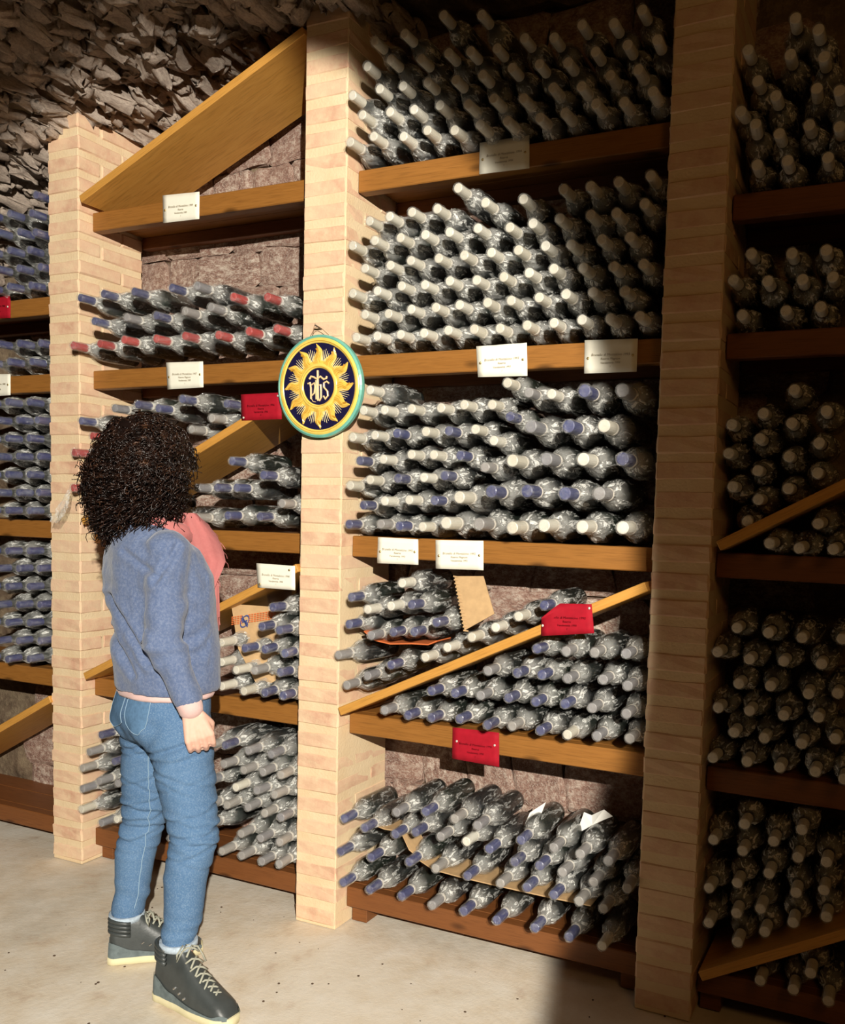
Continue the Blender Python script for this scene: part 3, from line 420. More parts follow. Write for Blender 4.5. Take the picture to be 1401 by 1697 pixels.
def bottle_profile(k=1.0):
    return [(.014, .0135), (.078, .0140), (.088, .0165), (.103, .0235), (.118, .0315), (.136, .0360), (.152, .0368), (.285, .0365), (.296, .034), (.30, .026)]
def crinkle(seed, big=1.0, n=22, tail=False):
    r = random.Random(seed); o = Vector((seed * 2.7, seed * 5.1, seed))
    prof = [(-.006, .006), (-.004, .0155), (.004, .0172), (.022, .0172), (.042, .0170), (.060, .0175), (.075, .0180), (.082, .0205), (.088, .0235), (.095, .0275), (.106, .0325),
            (.120, .0370), (.136, .0392), (.170, .0392), (.20, .0390), (.235, .0388), (.27, .0386)]
    v, f = [], []
    for i, (y, R) in enumerate(prof):
        for k in range(n):
            a = 2 * math.pi * k / n + y * 9 * (1 if seed % 2 else -1)
            q = Vector((math.cos(a) * 3, y * 40, math.sin(a) * 3))
            d = noise.noise(q * 1.4 + o) * (.0042 if y > .095 else .0026) + (abs(noise.noise(Vector((math.cos(a) * 5, y * 9, math.sin(a) * 5)) + o)) - .2) * (.006 if .055 < y < .14 else .002)
            RR = max(R + d, .0152 if y < .09 and y > -.005 else .004)
            if y > .11: RR = min(max(RR, .0374 if y > .13 else .033), .0415)
            v.append((RR * math.cos(a), y + noise.noise(q + o * 2) * .003, RR * math.sin(a)))
    for i in range(len(prof) - 1):
        for k in range(n):
            k2 = (k + 1) % n
            f.append((i * n + k, (i + 1) * n + k, (i + 1) * n + k2)); f.append((i * n + k, (i + 1) * n + k2, i * n + k2))
    f.append(tuple(range(n)))
    if tail:   # loose end of film hanging off the neck
        v, f = [], []; m = 0; nn = 8; st = 12
        for i in range(st):
            t_ = i / (st - 1); w = .010 + .026 * math.sin(t_ * 2.4)
            for k in range(nn):
                s_ = k / (nn - 1) * 2 - 1
                v.append((-.006 - .070 * t_ + w * s_ * .8 + .006 * noise.noise(Vector((s_ * 3, t_ * 6, seed))), -.012 + .012 * noise.noise(Vector((t_ * 5, s_ * 4, 3))) - .01 * t_, -.008 - .125 * t_ ** .8 + .01 * noise.noise(Vector((s_ * 4, t_ * 7, 9)))))
        for i in range(st - 1):
            for k in range(nn - 1):
                a = m + i * nn + k; f.append((a, a + 1, a + nn + 1)); f.append((a, a + nn + 1, a + nn))
    return v, f
GL = pd_mesh(*lathe(bottle_profile(), 20), 'glass', True)
capv, capf = lathe([(0, .0118), (.0015, .0142), (.03, .0146), (.060, .0148), (.0602, .0142)], 18)
RINGm = pd_mesh(*lathe([(.0603, .0148), (.0605, .0156), (.071, .0156), (.0712, .0146)], 18), 'collar', True); RINGm.materials.append(M['ring'])
GL.materials.append(M['glass'])
CAPS = {}
for t_ in 'wbrg':
    CAPS[t_] = pd_mesh(capv, capf, 'capsule', False); CAPS[t_].materials.append(M[t_])
FILMS = [pd_mesh(*crinkle(i + 1), 'film') for i in range(8)]
FILMT = [pd_mesh(*crinkle(41, tail=True), 'tail'), pd_mesh(*crinkle(44, tail=True), 'tail')]
for m_ in FILMS: m_.materials.append(M['film'])
for m_ in FILMT: m_.materials.append(M['film_tail'])
TXT = {'w': 'cream', 'b': 'navy', 'r': 'red', 'g': 'grey', 't': 'red'}
NTH = ['first', 'second', 'third', 'fourth', 'fifth', 'sixth', 'seventh', 'eighth', 'ninth', 'tenth', 'eleventh', 'twelfth', 'thirteenth']
ROWT = ['bottom row', 'second row up', 'third row up', 'fourth row up', 'fifth row up', 'sixth row up', 'seventh row up', 'eighth row up']
BAYN = {'mid': 'centre', 'left': 'left-hand'}
GRP = {'mid': 'film-wrapped bottles racked between the middle and right pillars', 'left': 'film-wrapped bottles racked behind the person'}
SH = ['top shelf', 'second shelf', 'third shelf', 'fourth shelf', 'lowest shelf']
loose = []   # everything past the countable ones
def place(b):
    x, z, ty, t_, row_, lx, lz = b
    k = 1.28 if t_ in 'WBG' else 1.0
    tip = Vector((x + lx * .8, ty, z + lz * .8 - (0 if k == 1 else 0))); base = Vector((x, ty + .24 * k, z))
    q = Vector((0, 1, 0)).rotation_difference((base - tip).normalized()) @ Quaternion((0, 1, 0), rnd.uniform(0, 6.28))
    if t_ == 't': q = Vector((0, 1, 0)).rotation_difference((base - tip).normalized())
    return tip, q, k
def copy_part(o, parent):
    c = o.copy(); COL.objects.link(c); c.parent = parent; return c
protos = {}
for bay, sh, lst in BOTTLES:
    rowcount = {}
    for b in lst: rowcount.setdefault(b[4], []).append(b)
    for rr in rowcount: rowcount[rr].sort(key=lambda q: q[0])
    for b in lst:
        x, z, ty, t_, row_, lx, lz = b
        tip, q, k = place(b); cap = {'t': 'r'}.get(t_, t_.lower()); 
        if bay == 'mid' and t_ == 't': cap = 'g'
        if bay in ('third', 'far') or (bay == 'mid' and sh == 1 and row_ >= 2):
            loose.append((tip, q, k, cap)); continue
        nth = rowcount[row_].index(b)
        big = t_ in 'WBG'
        lab = f"{'large ' if big else ''}{TXT.get(cap)}-capped bottle, {NTH[nth]} from left in {ROWT[row_]}, {BAYN[bay]} bay {SH[sh - 1]}"
        if t_ == 't' and bay == 'left': lab += ', film tail'
        nm = 'magnum_bottle' if big else 'wine_bottle'
        root = empty(nm, tip, lab, 'bottle', GRP[bay] if not big else 'large film-wrapped bottles on the centre bay shelves')
        root.rotation_mode = 'QUATERNION'; root.rotation_quaternion = q; root.scale = (k,) * 3
        key = cap
        film = FILMS[rnd.randrange(8)]
        if t_ == 't' and bay == 'left': mesh_obj('loose_wrap_end', FILMT[0 if bay == 'left' else 1], parent=root)
        if key not in protos:
            protos[key] = (mesh_obj('glass', GL, parent=root), mesh_obj('capsule', CAPS[cap], parent=root), mesh_obj('neck_collar', RINGm, parent=root))
        else:
            for o in protos[key]: copy_part(o, root)
        mesh_obj('plastic_wrap', film, parent=root)
# the rest of the stock, joined
lv, lf, lm = [], [], []; off = 0
parts_ = {c: [(np.array([v.co for v in GL.vertices]), [tuple(p.vertices) for p in GL.polygons], 0), (np.array(capv), capf, 'wbrg'.index(c) + 1)] for c in 'wbrg'}
fl = [(np.array([v.co for v in m_.vertices]), [tuple(p.vertices) for p in m_.polygons], 5) for m_ in FILMS]
for tip, q, k, cap in loose:
    Rm = np.array(q.to_matrix()) * k
    for vv, ff, mi in parts_[cap] + [fl[rnd.randrange(8)]]:
        lv.append(vv @ Rm.T + np.array(tip)); lf += [tuple(i + off for i in p) for p in ff]; lm += [mi] * len(ff); off += len(vv)
me = bpy.data.meshes.new('stock'); me.from_pydata(np.concatenate(lv).tolist(), [], lf)
t_film = mat_film('cellophane_stock', .7, .10)
# object-space along the bottle axis is world y here, the same direction as in the single bottles
for m_ in (M['glass'], M['w'], M['b'], M['r'], M['g'], t_film): me.materials.append(m_)
me.polygons.foreach_set('material_index', lm)
me.polygons.foreach_set('use_smooth', [i == 0 for i in lm]); me.update()
st = mesh_obj('wine_bottle', me); tag(st, 'wrapped bottles filling the dim outer bays and the unlit upper rows', 'bottles', kind='stuff')

# ------------------------------------------------------------------ cards
def text_mesh(body, size):
    c = bpy.data.curves.new('t', 'FONT'); c.body = body; c.size = size; c.align_x = 'CENTER'; c.extrude = .0002; c.resolution_u = 2; c.shear = .15
    o = bpy.data.objects.new('t', c); COL.objects.link(o); bpy.context.view_layer.update()
    me = bpy.data.meshes.new_from_object(o.evaluated_get(bpy.context.evaluated_depsgraph_get())); bpy.data.objects.remove(o); return me
_tc = {}
def card(quad, y, lines, label, red=False, curl=0, pins=None):
    """quad: TL, TR, BR, BL in (x, z)"""
    nx, nz = 8, 5
    TL, TR, BR, BL = [Vector((q[0], 0, q[1])) for q in quad]
    P = lambda u, w: (TL * (1 - u) + TR * u) * (1 - w) + (BL * (1 - u) + BR * u) * w
    c0 = P(.5, .5)
    root = empty('name_card', (c0.x, y, c0.z), label, 'card', 'name cards pinned to the shelves')
    bm = bmesh.new(); g = []
    for j in range(nz + 1):
        rowv = []
        for i in range(nx + 1):
            u, w = i / nx, j / nz; p = P(u, w) - c0
            bend = curl * max(0, (.35 - u)) * max(0, (.6 - w)) * .35
            p.z -= bend * 1.6; p.x += bend * .4
            p.y = -bend - .0012 - .0025 * abs(u - .5) * (noise.noise(Vector((c0.x * 9, u * 2, w * 2))))
            rowv.append(bm.verts.new(p))
        g.append(rowv)
    for j in range(nz):
        for i in range(nx): bm.faces.new((g[j][i], g[j + 1][i], g[j + 1][i + 1], g[j][i + 1]))
    r0 = bmesh.ops.extrude_face_region(bm, geom=list(bm.faces)); bmesh.ops.translate(bm, vec=(0, .0011, 0), verts=[q for q in r0['geom'] if isinstance(q, bmesh.types.BMVert)])
    bmesh.ops.recalc_face_normals(bm, faces=bm.faces)
    mesh_obj('paper', bm_mesh(bm, 'card', True), M['redcard' if red else 'card'], root)
    an = math.atan2((TR - TL).z, (TR - TL).x); wid = (TR - TL).length
    for i, (tx, fz, sz) in enumerate(zip(lines, (.52, .64, .76, .87), (.0102, .0090, .0086, .0075))):
        key = (tx, sz, red)
        if key not in _tc:
            m_ = text_mesh(tx, sz); m_.materials.append(M['inkd' if red else 'ink']); _tc[key] = m_
        p = P(.5, fz - .03) - c0
        o = mesh_obj('lettering', _tc[key], parent=root); o.location = (p.x, -.0035, p.z); o.rotation_euler = (math.pi / 2, -an, 0)
    for u, w in (pins or ((.07, .55), (.92, .5))):
        p = P(u, w) - c0
        b = bmesh.new(); bmesh.ops.create_uvsphere(b, u_segments=8, v_segments=5, radius=.0042); bmesh.ops.scale(b, vec=(1, .6, 1), verts=b.verts)
        o = mesh_obj('pin', bm_mesh(b, 'pin', True), M['steel' if red else 'pin'], root); o.location = (p.x, -.003, p.z)
    return root
BR = 'Brunello di Montalcino '
yf = YS - .001
card([(-.894, 2.57), (-.719, 2.562), (-.719, 2.467), (-.891, 2.471)], yf, (BR + '1999', 'Riserva', 'Vendemmia 1999', '1'), 'cream card on the highest beam left of the middle pillar, above the bare wall')
card([(-.876, 1.965), (-.699, 1.961), (-.696, 1.868), (-.869, 1.866)], yf, (BR + '1997', 'Riserva Magnum', 'Vendemmia 1997', '1'), 'cream card on the beam under the red-capped bottles, above the curly hair')
card([(-.459, 1.825), (-.290, 1.826), (-.284, 1.737), (-.455, 1.736)], -.014, (BR + '1996', 'Riserva', 'Vendemmia 1996', '6'), 'dark red card pinned left of the round plaque', True, pins=((.06, .9), (.94, .12)))
card([(-.386, 1.245), (-.222, 1.243), (-.220, 1.161), (-.379, 1.161)], -.014, (BR + '1998', 'Riserva', 'Vendemmia 1998', '1'), 'cream card on a diagonal board beside the middle pillar, above cardboard', pins=((.07, .86), (.86, .18)))
card([(.395, 2.573), (.560, 2.571), (.563, 2.475), (.396, 2.479)], yf, (BR + '1994', 'Riserva', 'Vendemmia 1994', '1'), 'cream card on the highest beam of the centre bay')
card([(.401, 1.957), (.572, 1.959), (.577, 1.859), (.410, 1.862)], yf, (BR + '1993', 'Riserva', 'Vendemmia 1993', '1'), 'brightly lit left card of two on the second beam, centre bay')
card([(.757, 1.956), (.918, 1.952), (.918, 1.858), (.759, 1.859)], yf, (BR + '1993', 'Riserva Magnum', 'Vendemmia 1993', '1'), 'half-shaded card at the right end of the second beam, centre bay')
card([(.056, 1.350), (.209, 1.348), (.212, 1.265), (.055, 1.263)], yf, (BR + '1992', 'Riserva', 'Vendemmia 1992', '1'), 'cream card next to the middle pillar on the third beam')
card([(.274, 1.348), (.444, 1.352), (.447, 1.259), (.277, 1.256)], yf, (BR + '1992', 'Riserva Magnum', 'Vendemmia 1992', '1'), 'larger cream card farther from the pillar on the third beam')
card([(.678, 1.176), (.833, 1.183), (.844, 1.099), (.679, 1.077)], -.014, (BR + '1990', 'Riserva', 'Vendemmia 1990', '1'), 'crimson card with a curled corner on the diagonal board', True, .35, pins=((.03, .68), (.95, .14)))
card([(.352, .744), (.517, .747), (.521, .637), (.353, .641)], yf, (BR + '1990', 'Riserva', 'Vendemmia 1990', '1'), 'crimson card hanging from the fourth beam, above the lowest bottles', True, pins=((.1, .42), (.91, .38)))
card([(-1.89, 2.288), (-1.712, 2.271), (-1.714, 2.182), (-1.89, 2.190)], yf, (BR + '1988', 'Riserva', 'Vendemmia 1988', '1'), 'red card cut by the left picture edge', True)
card([(-1.89, 1.961), (-1.718, 1.956), (-1.719, 1.871), (-1.89, 1.869)], yf, (BR + '1988', 'Riserva', 'Vendemmia 1988', '1'), 'cream card cut by the left picture edge')

# ------------------------------------------------------------------ cardboard and papers between the bottles
def sheet(pts, th, mat, name, label, cat, fold=.006, seed=0, y_at=None, parent=None):
    """flat pulp sheet given as an outline in 3D"""
    V = [Vector(p) for p in pts]; c = sum(V, Vector()) / len(V)
    bm = bmesh.new(); f = bm.faces.new([bm.verts.new(p - c) for p in V])
    bmesh.ops.triangulate(bm, faces=[f]); bmesh.ops.subdivide_edges(bm, edges=bm.edges, cuts=3, use_grid_fill=True)
    n = (V[1] - V[0]).cross(V[-1] - V[0]).normalized()
    for v in bm.verts: v.co += n * fold * noise.noise(v.co * 14 + Vector((seed, 0, 0)))
    r0 = bmesh.ops.extrude_face_region(bm, geom=list(bm.faces)); bmesh.ops.translate(bm, vec=n * th, verts=[q for q in r0['geom'] if isinstance(q, bmesh.types.BMVert)])
    bmesh.ops.recalc_face_normals(bm, faces=bm.faces)
    o = mesh_obj(name, bm_mesh(bm), mat, parent); o.location = c
    if label: tag(o, label, cat)
    return o, c, n
# printed carton side, left bay fourth shelf
A, B_, C_, D_ = Vector((-.533, .028, 1.090)), Vector((-.337, .085, 1.085)), Vector((-.31, .11, .86)), Vector((-.405, .03, .792))
root = empty('cardboard_sheet', tuple(D_), 'brown carton piece with orange and blue print, wedged between bottles', 'cardboard')
Ev = Vector((-.50, .03, .93))
cb, cc, cn = sheet([A - D_, B_ - D_, C_ - D_, D_ - D_, Ev - D_], .004, M['kraft'], 'carton_board', None, None, .003, 1, parent=root)
ex = (B_ - A).normalized(); ez = (Vector((0, 0, 1)) - ex * ex.z).normalized(); nn_ = ex.cross(ez); 
if nn_.y > 0: nn_ = -nn_
pr = []
def prq(cx, cz, w, h, rot=0):
    o = A + ex * cx - ez * cz + nn_ * .009; u = (ex * math.cos(rot) + ez * math.sin(rot)) * w / 2; w_ = (-ex * math.sin(rot) + ez * math.cos(rot)) * h / 2
    return ([o - u - w_ - D_, o + u - w_ - D_, o + u + w_ - D_, o - u + w_ - D_], [(0, 1, 2, 3)])
for i in range(16):
    for j in range(5):
        if 3 < i < 6: continue
        pr.append(prq(.012 + i * .0105, .046 - i * .0022 + j * .0065, .0085, .0035, .2))
mesh_obj('orange_print', pd_mesh(*merge(pr)), M['kraft_print'], root)
e = []
for k in range(24):
    a0, a1 = k / 24 * 6.2832, (k + 1) / 24 * 6.2832
    def pt(a, s_): 
        lx_, lz_ = math.cos(a) * .014 * s_, math.sin(a) * .026 * s_; ca, sa = math.cos(.5), math.sin(.5)
        return A + ex * (.058 + lx_ * ca - lz_ * sa * -1) - ez * (.058 - (lz_ * ca - lx_ * sa)) + nn_ * .0095 - D_
    e.append(([pt(a0, 1), pt(a1, 1), pt(a1, .8), pt(a0, .8)], [(0, 1, 2, 3)]))
e.append(prq(.058, .058, .004, .045, .5)); e.append(prq(.058, .058, .022, .004, .5)); e.append(prq(.050, .052, .010, .016, .5)); e.append(prq(.064, .066, .010, .016, .5))
mesh_obj('oval_emblem', pd_mesh(*merge(e)), M['blue_print'], root)
# corrugated strip, centre bay fourth shelf
q_ = [Vector((.346, .06, 1.235)), Vector((.444, .07, 1.240)), Vector((.492, .055, 1.125)), Vector((.402, .03, 1.068))]
root = empty('cardboard_strip', tuple(q_[3]), 'torn corrugated cardboard strip standing on bottles, fourth shelf, centre bay', 'cardboard')
sheet([v - q_[3] for v in q_], .004, M['kraft'], 'board', None, None, .002, 2, parent=root)
fl_ = []
for i in range(16):
    t_ = i / 15; a = q_[0].lerp(q_[3], t_); b = a + Vector((.013, .006, -.002))
    fl_.append(tube([a - q_[3] + Vector((-.002, -.004, 0)), b - q_[3] + Vector((0, -.004, 0))], .0026, 6))
mesh_obj('flutes', pd_mesh(*merge(fl_)), M['kraft'], root)['kind'] = 'stuff'
def strip(path, depth, th, mat, name, label):
    v, f = [], []; n = len(path)
    for x_, y_, z_ in path:
        for dy, dz in ((0, 0), (depth, 0), (depth, th), (0, th)): v.append((x_, y_ + dy, z_ + dz))
    for i in range(n - 1):
        for k in range(4):
            k2 = (k + 1) % 4; f.append((i * 4 + k, (i + 1) * 4 + k, (i + 1) * 4 + k2, i * 4 + k2))
    f.append((3, 2, 1, 0)); f.append(tuple((n - 1) * 4 + k for k in range(4)))
    o = mesh_obj(name, pd_mesh(v, f), mat); tag(o, label, 'cardboard')
    return o
strip([(.222, .06, .300), (.245, .06, .278), (.30, .05, .262), (.40, .045, .259), (.50, .045, .257), (.60, .045, .256), (.72, .05, .253), (.84, .06, .250)], .14, .004, M['kraft'], 'cardboard_sheet', 'long cardboard layer above the bottom row of the lowest shelf')
strip([(.180, .04, .372), (.196, .04, .345), (.212, .04, .318), (.226, .045, .306)], .10, .004, M['kraft'], 'cardboard_flap', 'bent cardboard flap among the bottles of the lowest shelf')
strip([(.075, .05, .372), (.11, .05, .366), (.16, .05, .368)], .10, .004, M['kraft'], 'cardboard_scrap', 'small cardboard edge beneath the topmost bottles next to the middle pillar')
strip([(.016, .05, 1.030), (.06, .05, 1.003), (.12, .05, .996), (.20, .05, 1.004), (.262, .05, 1.006), (.293, .05, 1.020)], .10, .004, M['kraft_print'], 'cardboard_sheet', 'orange-printed cardboard layer in the stack left of the diagonal board')
sheet([(.592, .12, .448), (.600, .14, .480), (.650, .15, .520), (.640, .14, .485), (.605, .12, .446)], .001, M['paper'], 'paper_sheet', 'white pointed paper sticking up on the lowest shelf', 'paper', .002, 3)
sheet([(.760, .13, .440), (.775, .16, .505), (.80, .165, .497), (.84, .165, .522), (.870, .16, .507), (.81, .14, .475)], .001, M['paper'], 'paper_sheet', 'grey crumpled paper on the right of the lowest shelf', 'paper', .006, 4)

# ------------------------------------------------------------------ painted plaque
PC = Vector((-.120, -.030, 1.838)); PR = .166
pl = empty('round_plaque', tuple(PC), 'round glazed plaque with a golden flaming sun and letters on dark blue', 'plaque')
pl.rotation_euler = (.04, 0, 0)
glz = lambda n, c, r=.25: plain(n, c, r, .5, var=.10)
Gflame, Gray = glz('flame_glaze', (.80, .50, .09)), glz('ray_glaze', (.86, .74, .42)); Gteal, Gyel, Ggold, Gnavy, Gcream = glz('teal_glaze', (.16, .45, .36)), glz('yellow_glaze', (.80, .60, .13)), glz('gold_glaze', (.58, .30, .03)), glz('navy_glaze', (.012, .010, .045)), glz('buff_glaze', (.88, .62, .32))
def disc(name, prof, mat, n=64):
    v, f = lathe(prof, n); return mesh_obj(name, pd_mesh(v, f, name, False), mat, pl)
disc('teal_edge', [(-.002, PR * .90), (-.008, PR * .96), (-.004, PR), (.010, PR * 1.0), (.020, PR * .97)], Gteal)
def ring(name, r0, r1, y, h, mat, parent, n=64):
    v, f = [], []
    for k in range(n):
        a = 2 * math.pi * k / n; c, s_ = math.cos(a), math.sin(a); rm = (r0 + r1) / 2
        for r_, yy in ((r0, y), (r0 + (r1 - r0) * .2, y - h * .8), (rm, y - h), (r1 - (r1 - r0) * .2, y - h * .8), (r1, y)): v.append((r_ * c, yy, r_ * s_))
    for k in range(n):
        k2 = (k + 1) % n
        for j in range(4): f.append((k * 5 + j, k * 5 + j + 1, k2 * 5 + j + 1, k2 * 5 + j))
    return mesh_obj(name, pd_mesh(v, f, name, True), mat, parent)
ring('yellow_rim', PR * .835, PR * .955, -.004, .006, Gyel, pl)
ring('gold_line', PR * .875, PR * .89, -.009, .0018, Ggold, pl)
disc('navy_field', [(-.0062, 0.0001), (-.0062, PR * .845), (.0, PR * .85)], Gnavy)
ring('sun_ring', PR * .355, PR * .46, -.0055, .006, Gyel, pl); ring('sun_ring_line', PR * .38, PR * .395, -.010, .0018, Ggold, pl)
def flame(a, n=14):
    v, f = [], []
    ca, sa = math.cos(a), math.sin(a)
    for i in range(n + 1):
        t_ = i / n; r_ = PR * (.43 + .39 * t_); w = PR * (.140 * (1 - t_) ** .7) + .0004; off_ = PR * .035 * math.sin(t_ * 7.5) * (t_ * .8 + .3)
        for s_, yy in ((-1, -.0063), (0, -.0105), (1, -.0063)):
            tt = off_ + s_ * w; v.append((r_ * ca - tt * sa, yy, r_ * sa + tt * ca))
    for i in range(n):
        for k in range(2): f.append((i * 3 + k, i * 3 + k + 1, (i + 1) * 3 + k + 1, (i + 1) * 3 + k))
    return v, f
def wavy(a, o_, n=12):
    ca, sa = math.cos(a), math.sin(a); P_ = []
    for i in range(n + 1):
        t_ = i / n; r_ = PR * (.46 + .27 * t_); tt = PR * .035 * math.sin(t_ * 7.5) * (t_ * .8 + .3) + o_ * PR * (1 - t_ * .7)
        P_.append((r_ * ca - tt * sa, -.0098 + abs(o_) * .02, r_ * sa + tt * ca))
    return tube(P_, .0012, 4)
for k in range(12):
    a = math.radians(90 + 30 * k)
    fo = mesh_obj('flame', pd_mesh(*flame(a), 'flame', False), Gflame, pl)
    mesh_obj('flame_groove', pd_mesh(*merge([wavy(a, -.045), wavy(a, .045), wavy(a, 0)]), 'groove'), Ggold, fo)
    a2 = a + math.radians(15); rays = []
    for j in range(5):
        da = (j - 2) * .062; L_ = .74 - abs(j - 2) * .03; c_, s_ = math.cos(a2 + da), math.sin(a2 + da)
        rays.append(tube([(PR * .50 * c_, -.0070, PR * .50 * s_), (PR * L_ * c_, -.0070, PR * L_ * s_)], [.0014, .0007], 4))
    mesh_obj('ray_cluster', pd_mesh(*merge(rays), 'rays'), Gray, pl)
def stroke(pts, r=.0022): return tube([(x_ * PR, -.0078, z_ * PR) for x_, z_ in pts], r, 6)
mesh_obj('letter_cross', pd_mesh(*merge([stroke([(-.015, .31), (-.015, .0), (-.012, -.28)], .0034), stroke([(-.21, .15), (-.17, .20), (-.10, .18), (-.03, .14), (.05, .19), (.13, .13), (.19, .15), (.20, .19)], .0034)]), 'x'), Gbuff if False else Gcream, pl)
mesh_obj('letter_y', pd_mesh(*merge([stroke([(-.25, .06), (-.20, .08), (-.18, -.02), (-.18, -.24)], .003), stroke([(-.17, .03), (-.10, .07), (-.08, .0), (-.10, -.13), (-.17, -.18)], .0026), stroke([(-.18, -.22), (-.13, -.29), (-.07, -.30)], .0012)]), 'y'), Gcream, pl)
mesh_obj('letter_h', pd_mesh(*merge([stroke([(-.055, .12), (-.055, -.25)], .0026), stroke([(.0, .02), (.055, .03), (.06, -.08), (.06, -.22), (.02, -.28)], .003)]), 'h'), Gcream, pl)
mesh_obj('letter_s', pd_mesh(*merge([stroke([(.25, .05), (.20, .09), (.13, .06), (.13, -.02), (.21, -.10), (.22, -.19), (.16, -.25), (.12, -.19)], .003)]), 's'), Gcream, pl)
mesh_obj('hanging_wire', pd_mesh(*merge([tube([(-.045, .008, .16), (-.030, .006, .178), (-.018, .004, .190), (-.006, .004, .193), (.01, .006, .183), (.03, .010, .165)], .0009, 5), tube([(-.03, .006, .165), (-.024, .002, .185), (-.016, .0, .203)], .0008, 5)]), 'w'), plain('rusty_wire', (.16, .08, .04), .6), pl)
nl = mesh_obj('nail', pd_mesh(*tube([(-.138, .004, 2.030), (-.138, -.034, 2.036)], .0028, 8)), plain('iron', (.12, .09, .07), .5)); tag(nl, 'small rusty nail the round plaque hangs from', 'nail')

# ------------------------------------------------------------------ the person
FW = Vector((.342, .94, 0)).normalized(); RT = Vector((.94, -.342, 0)).normalized(); UP = Vector((0, 0, 1))
PB = Vector((-.345, -.470, 0))
person = empty('person', tuple(PB), 'person with dark curly hair, blue sweater and jeans, looking at the racks', 'person')
def rel(parts): return [([Vector(q) - PB for q in v], f) for v, f in parts]
def capsule(a, b, ra, rb, n=14, m=5, flat=None):
    """closed tapered capsule"""
    a, b = Vector(a), Vector(b); t = (b - a).normalized(); L_ = (b - a).length; pr = []
    for i in range(m + 1):
        w = math.pi / 2 * i / m; pr.append((-ra * math.cos(w), max(ra * math.sin(w), .0004)))
    for i in range(m + 1):
        w = math.pi / 2 * i / m; pr.append((L_ + rb * math.sin(w), max(rb * math.cos(w), .0004)))
    v, f = lathe(pr, n); q = Vector((0, 1, 0)).rotation_difference(t); out = []
    for p in v:
        p = q @ Vector(p)
        if flat:
            ax, k = flat; p = p - ax * p.dot(ax) * (1 - k)
        out.append(p + a)
    return out, f
def chain(pts, rads, **k): return [capsule(pts[i], pts[i + 1], rads[i], rads[i + 1], **k) for i in range(len(pts) - 1)]
def loft(rings, n=28):
    """rings: (centre, half width along RT, half depth along FW, squareness)"""
    v, f = [], []
    for c, a, b, *e in rings:
        c = Vector(c); p = e[0] if e else 2.3
        for k in range(n):
            w = 2 * math.pi * k / n; cx, sy = math.cos(w), math.sin(w)
            x_ = math.copysign(abs(cx) ** (2 / p), cx) * a; y_ = math.copysign(abs(sy) ** (2 / p), sy) * b
            v.append(c + RT * x_ + FW * y_)
    for i in range(len(rings) - 1):
        for k in range(n):
            k2 = (k + 1) % n; f.append((i * n + k, i * n + k2, (i + 1) * n + k2, (i + 1) * n + k))
    f.append(tuple(reversed(range(n)))); f.append(tuple((len(rings) - 1) * n + k for k in range(n)))
    return v, f
def fuse(name, parts, voxel, mat, parent, smooth_it=6, fold=None):
    me = pd_mesh(*merge(rel(parts)), name); o = mesh_obj(name, me)
    md = o.modifiers.new('r', 'REMESH'); md.mode = 'VOXEL'; md.voxel_size = voxel
    if smooth_it:
        sm = o.modifiers.new('s', 'SMOOTH'); sm.iterations = smooth_it; sm.factor = .5
    bpy.context.view_layer.update()
    m2 = bpy.data.meshes.new_from_object(o.evaluated_get(bpy.context.evaluated_depsgraph_get())); bpy.data.objects.remove(o)
    if fold:
        nrm = [v.normal.copy() for v in m2.vertices]
        for v, n_ in zip(m2.vertices, nrm): v.co += n_ * fold(v.co + PB, n_)
        m2.update()
    m2.polygons.foreach_set('use_smooth', [True] * len(m2.polygons)); m2.materials.clear()
    return mesh_obj(name, m2, mat, parent)
def loc(x, f_, z): return PB + RT * x + FW * f_ + UP * z      # body frame

skin = NT('skin'); sn = skin.noise(60, 3); skin.base(skin.mix(sn, (.72, .40, .30), (.80, .50, .39)), .5, .35); skin.b.inputs['Subsurface Weight'].default_value = .06
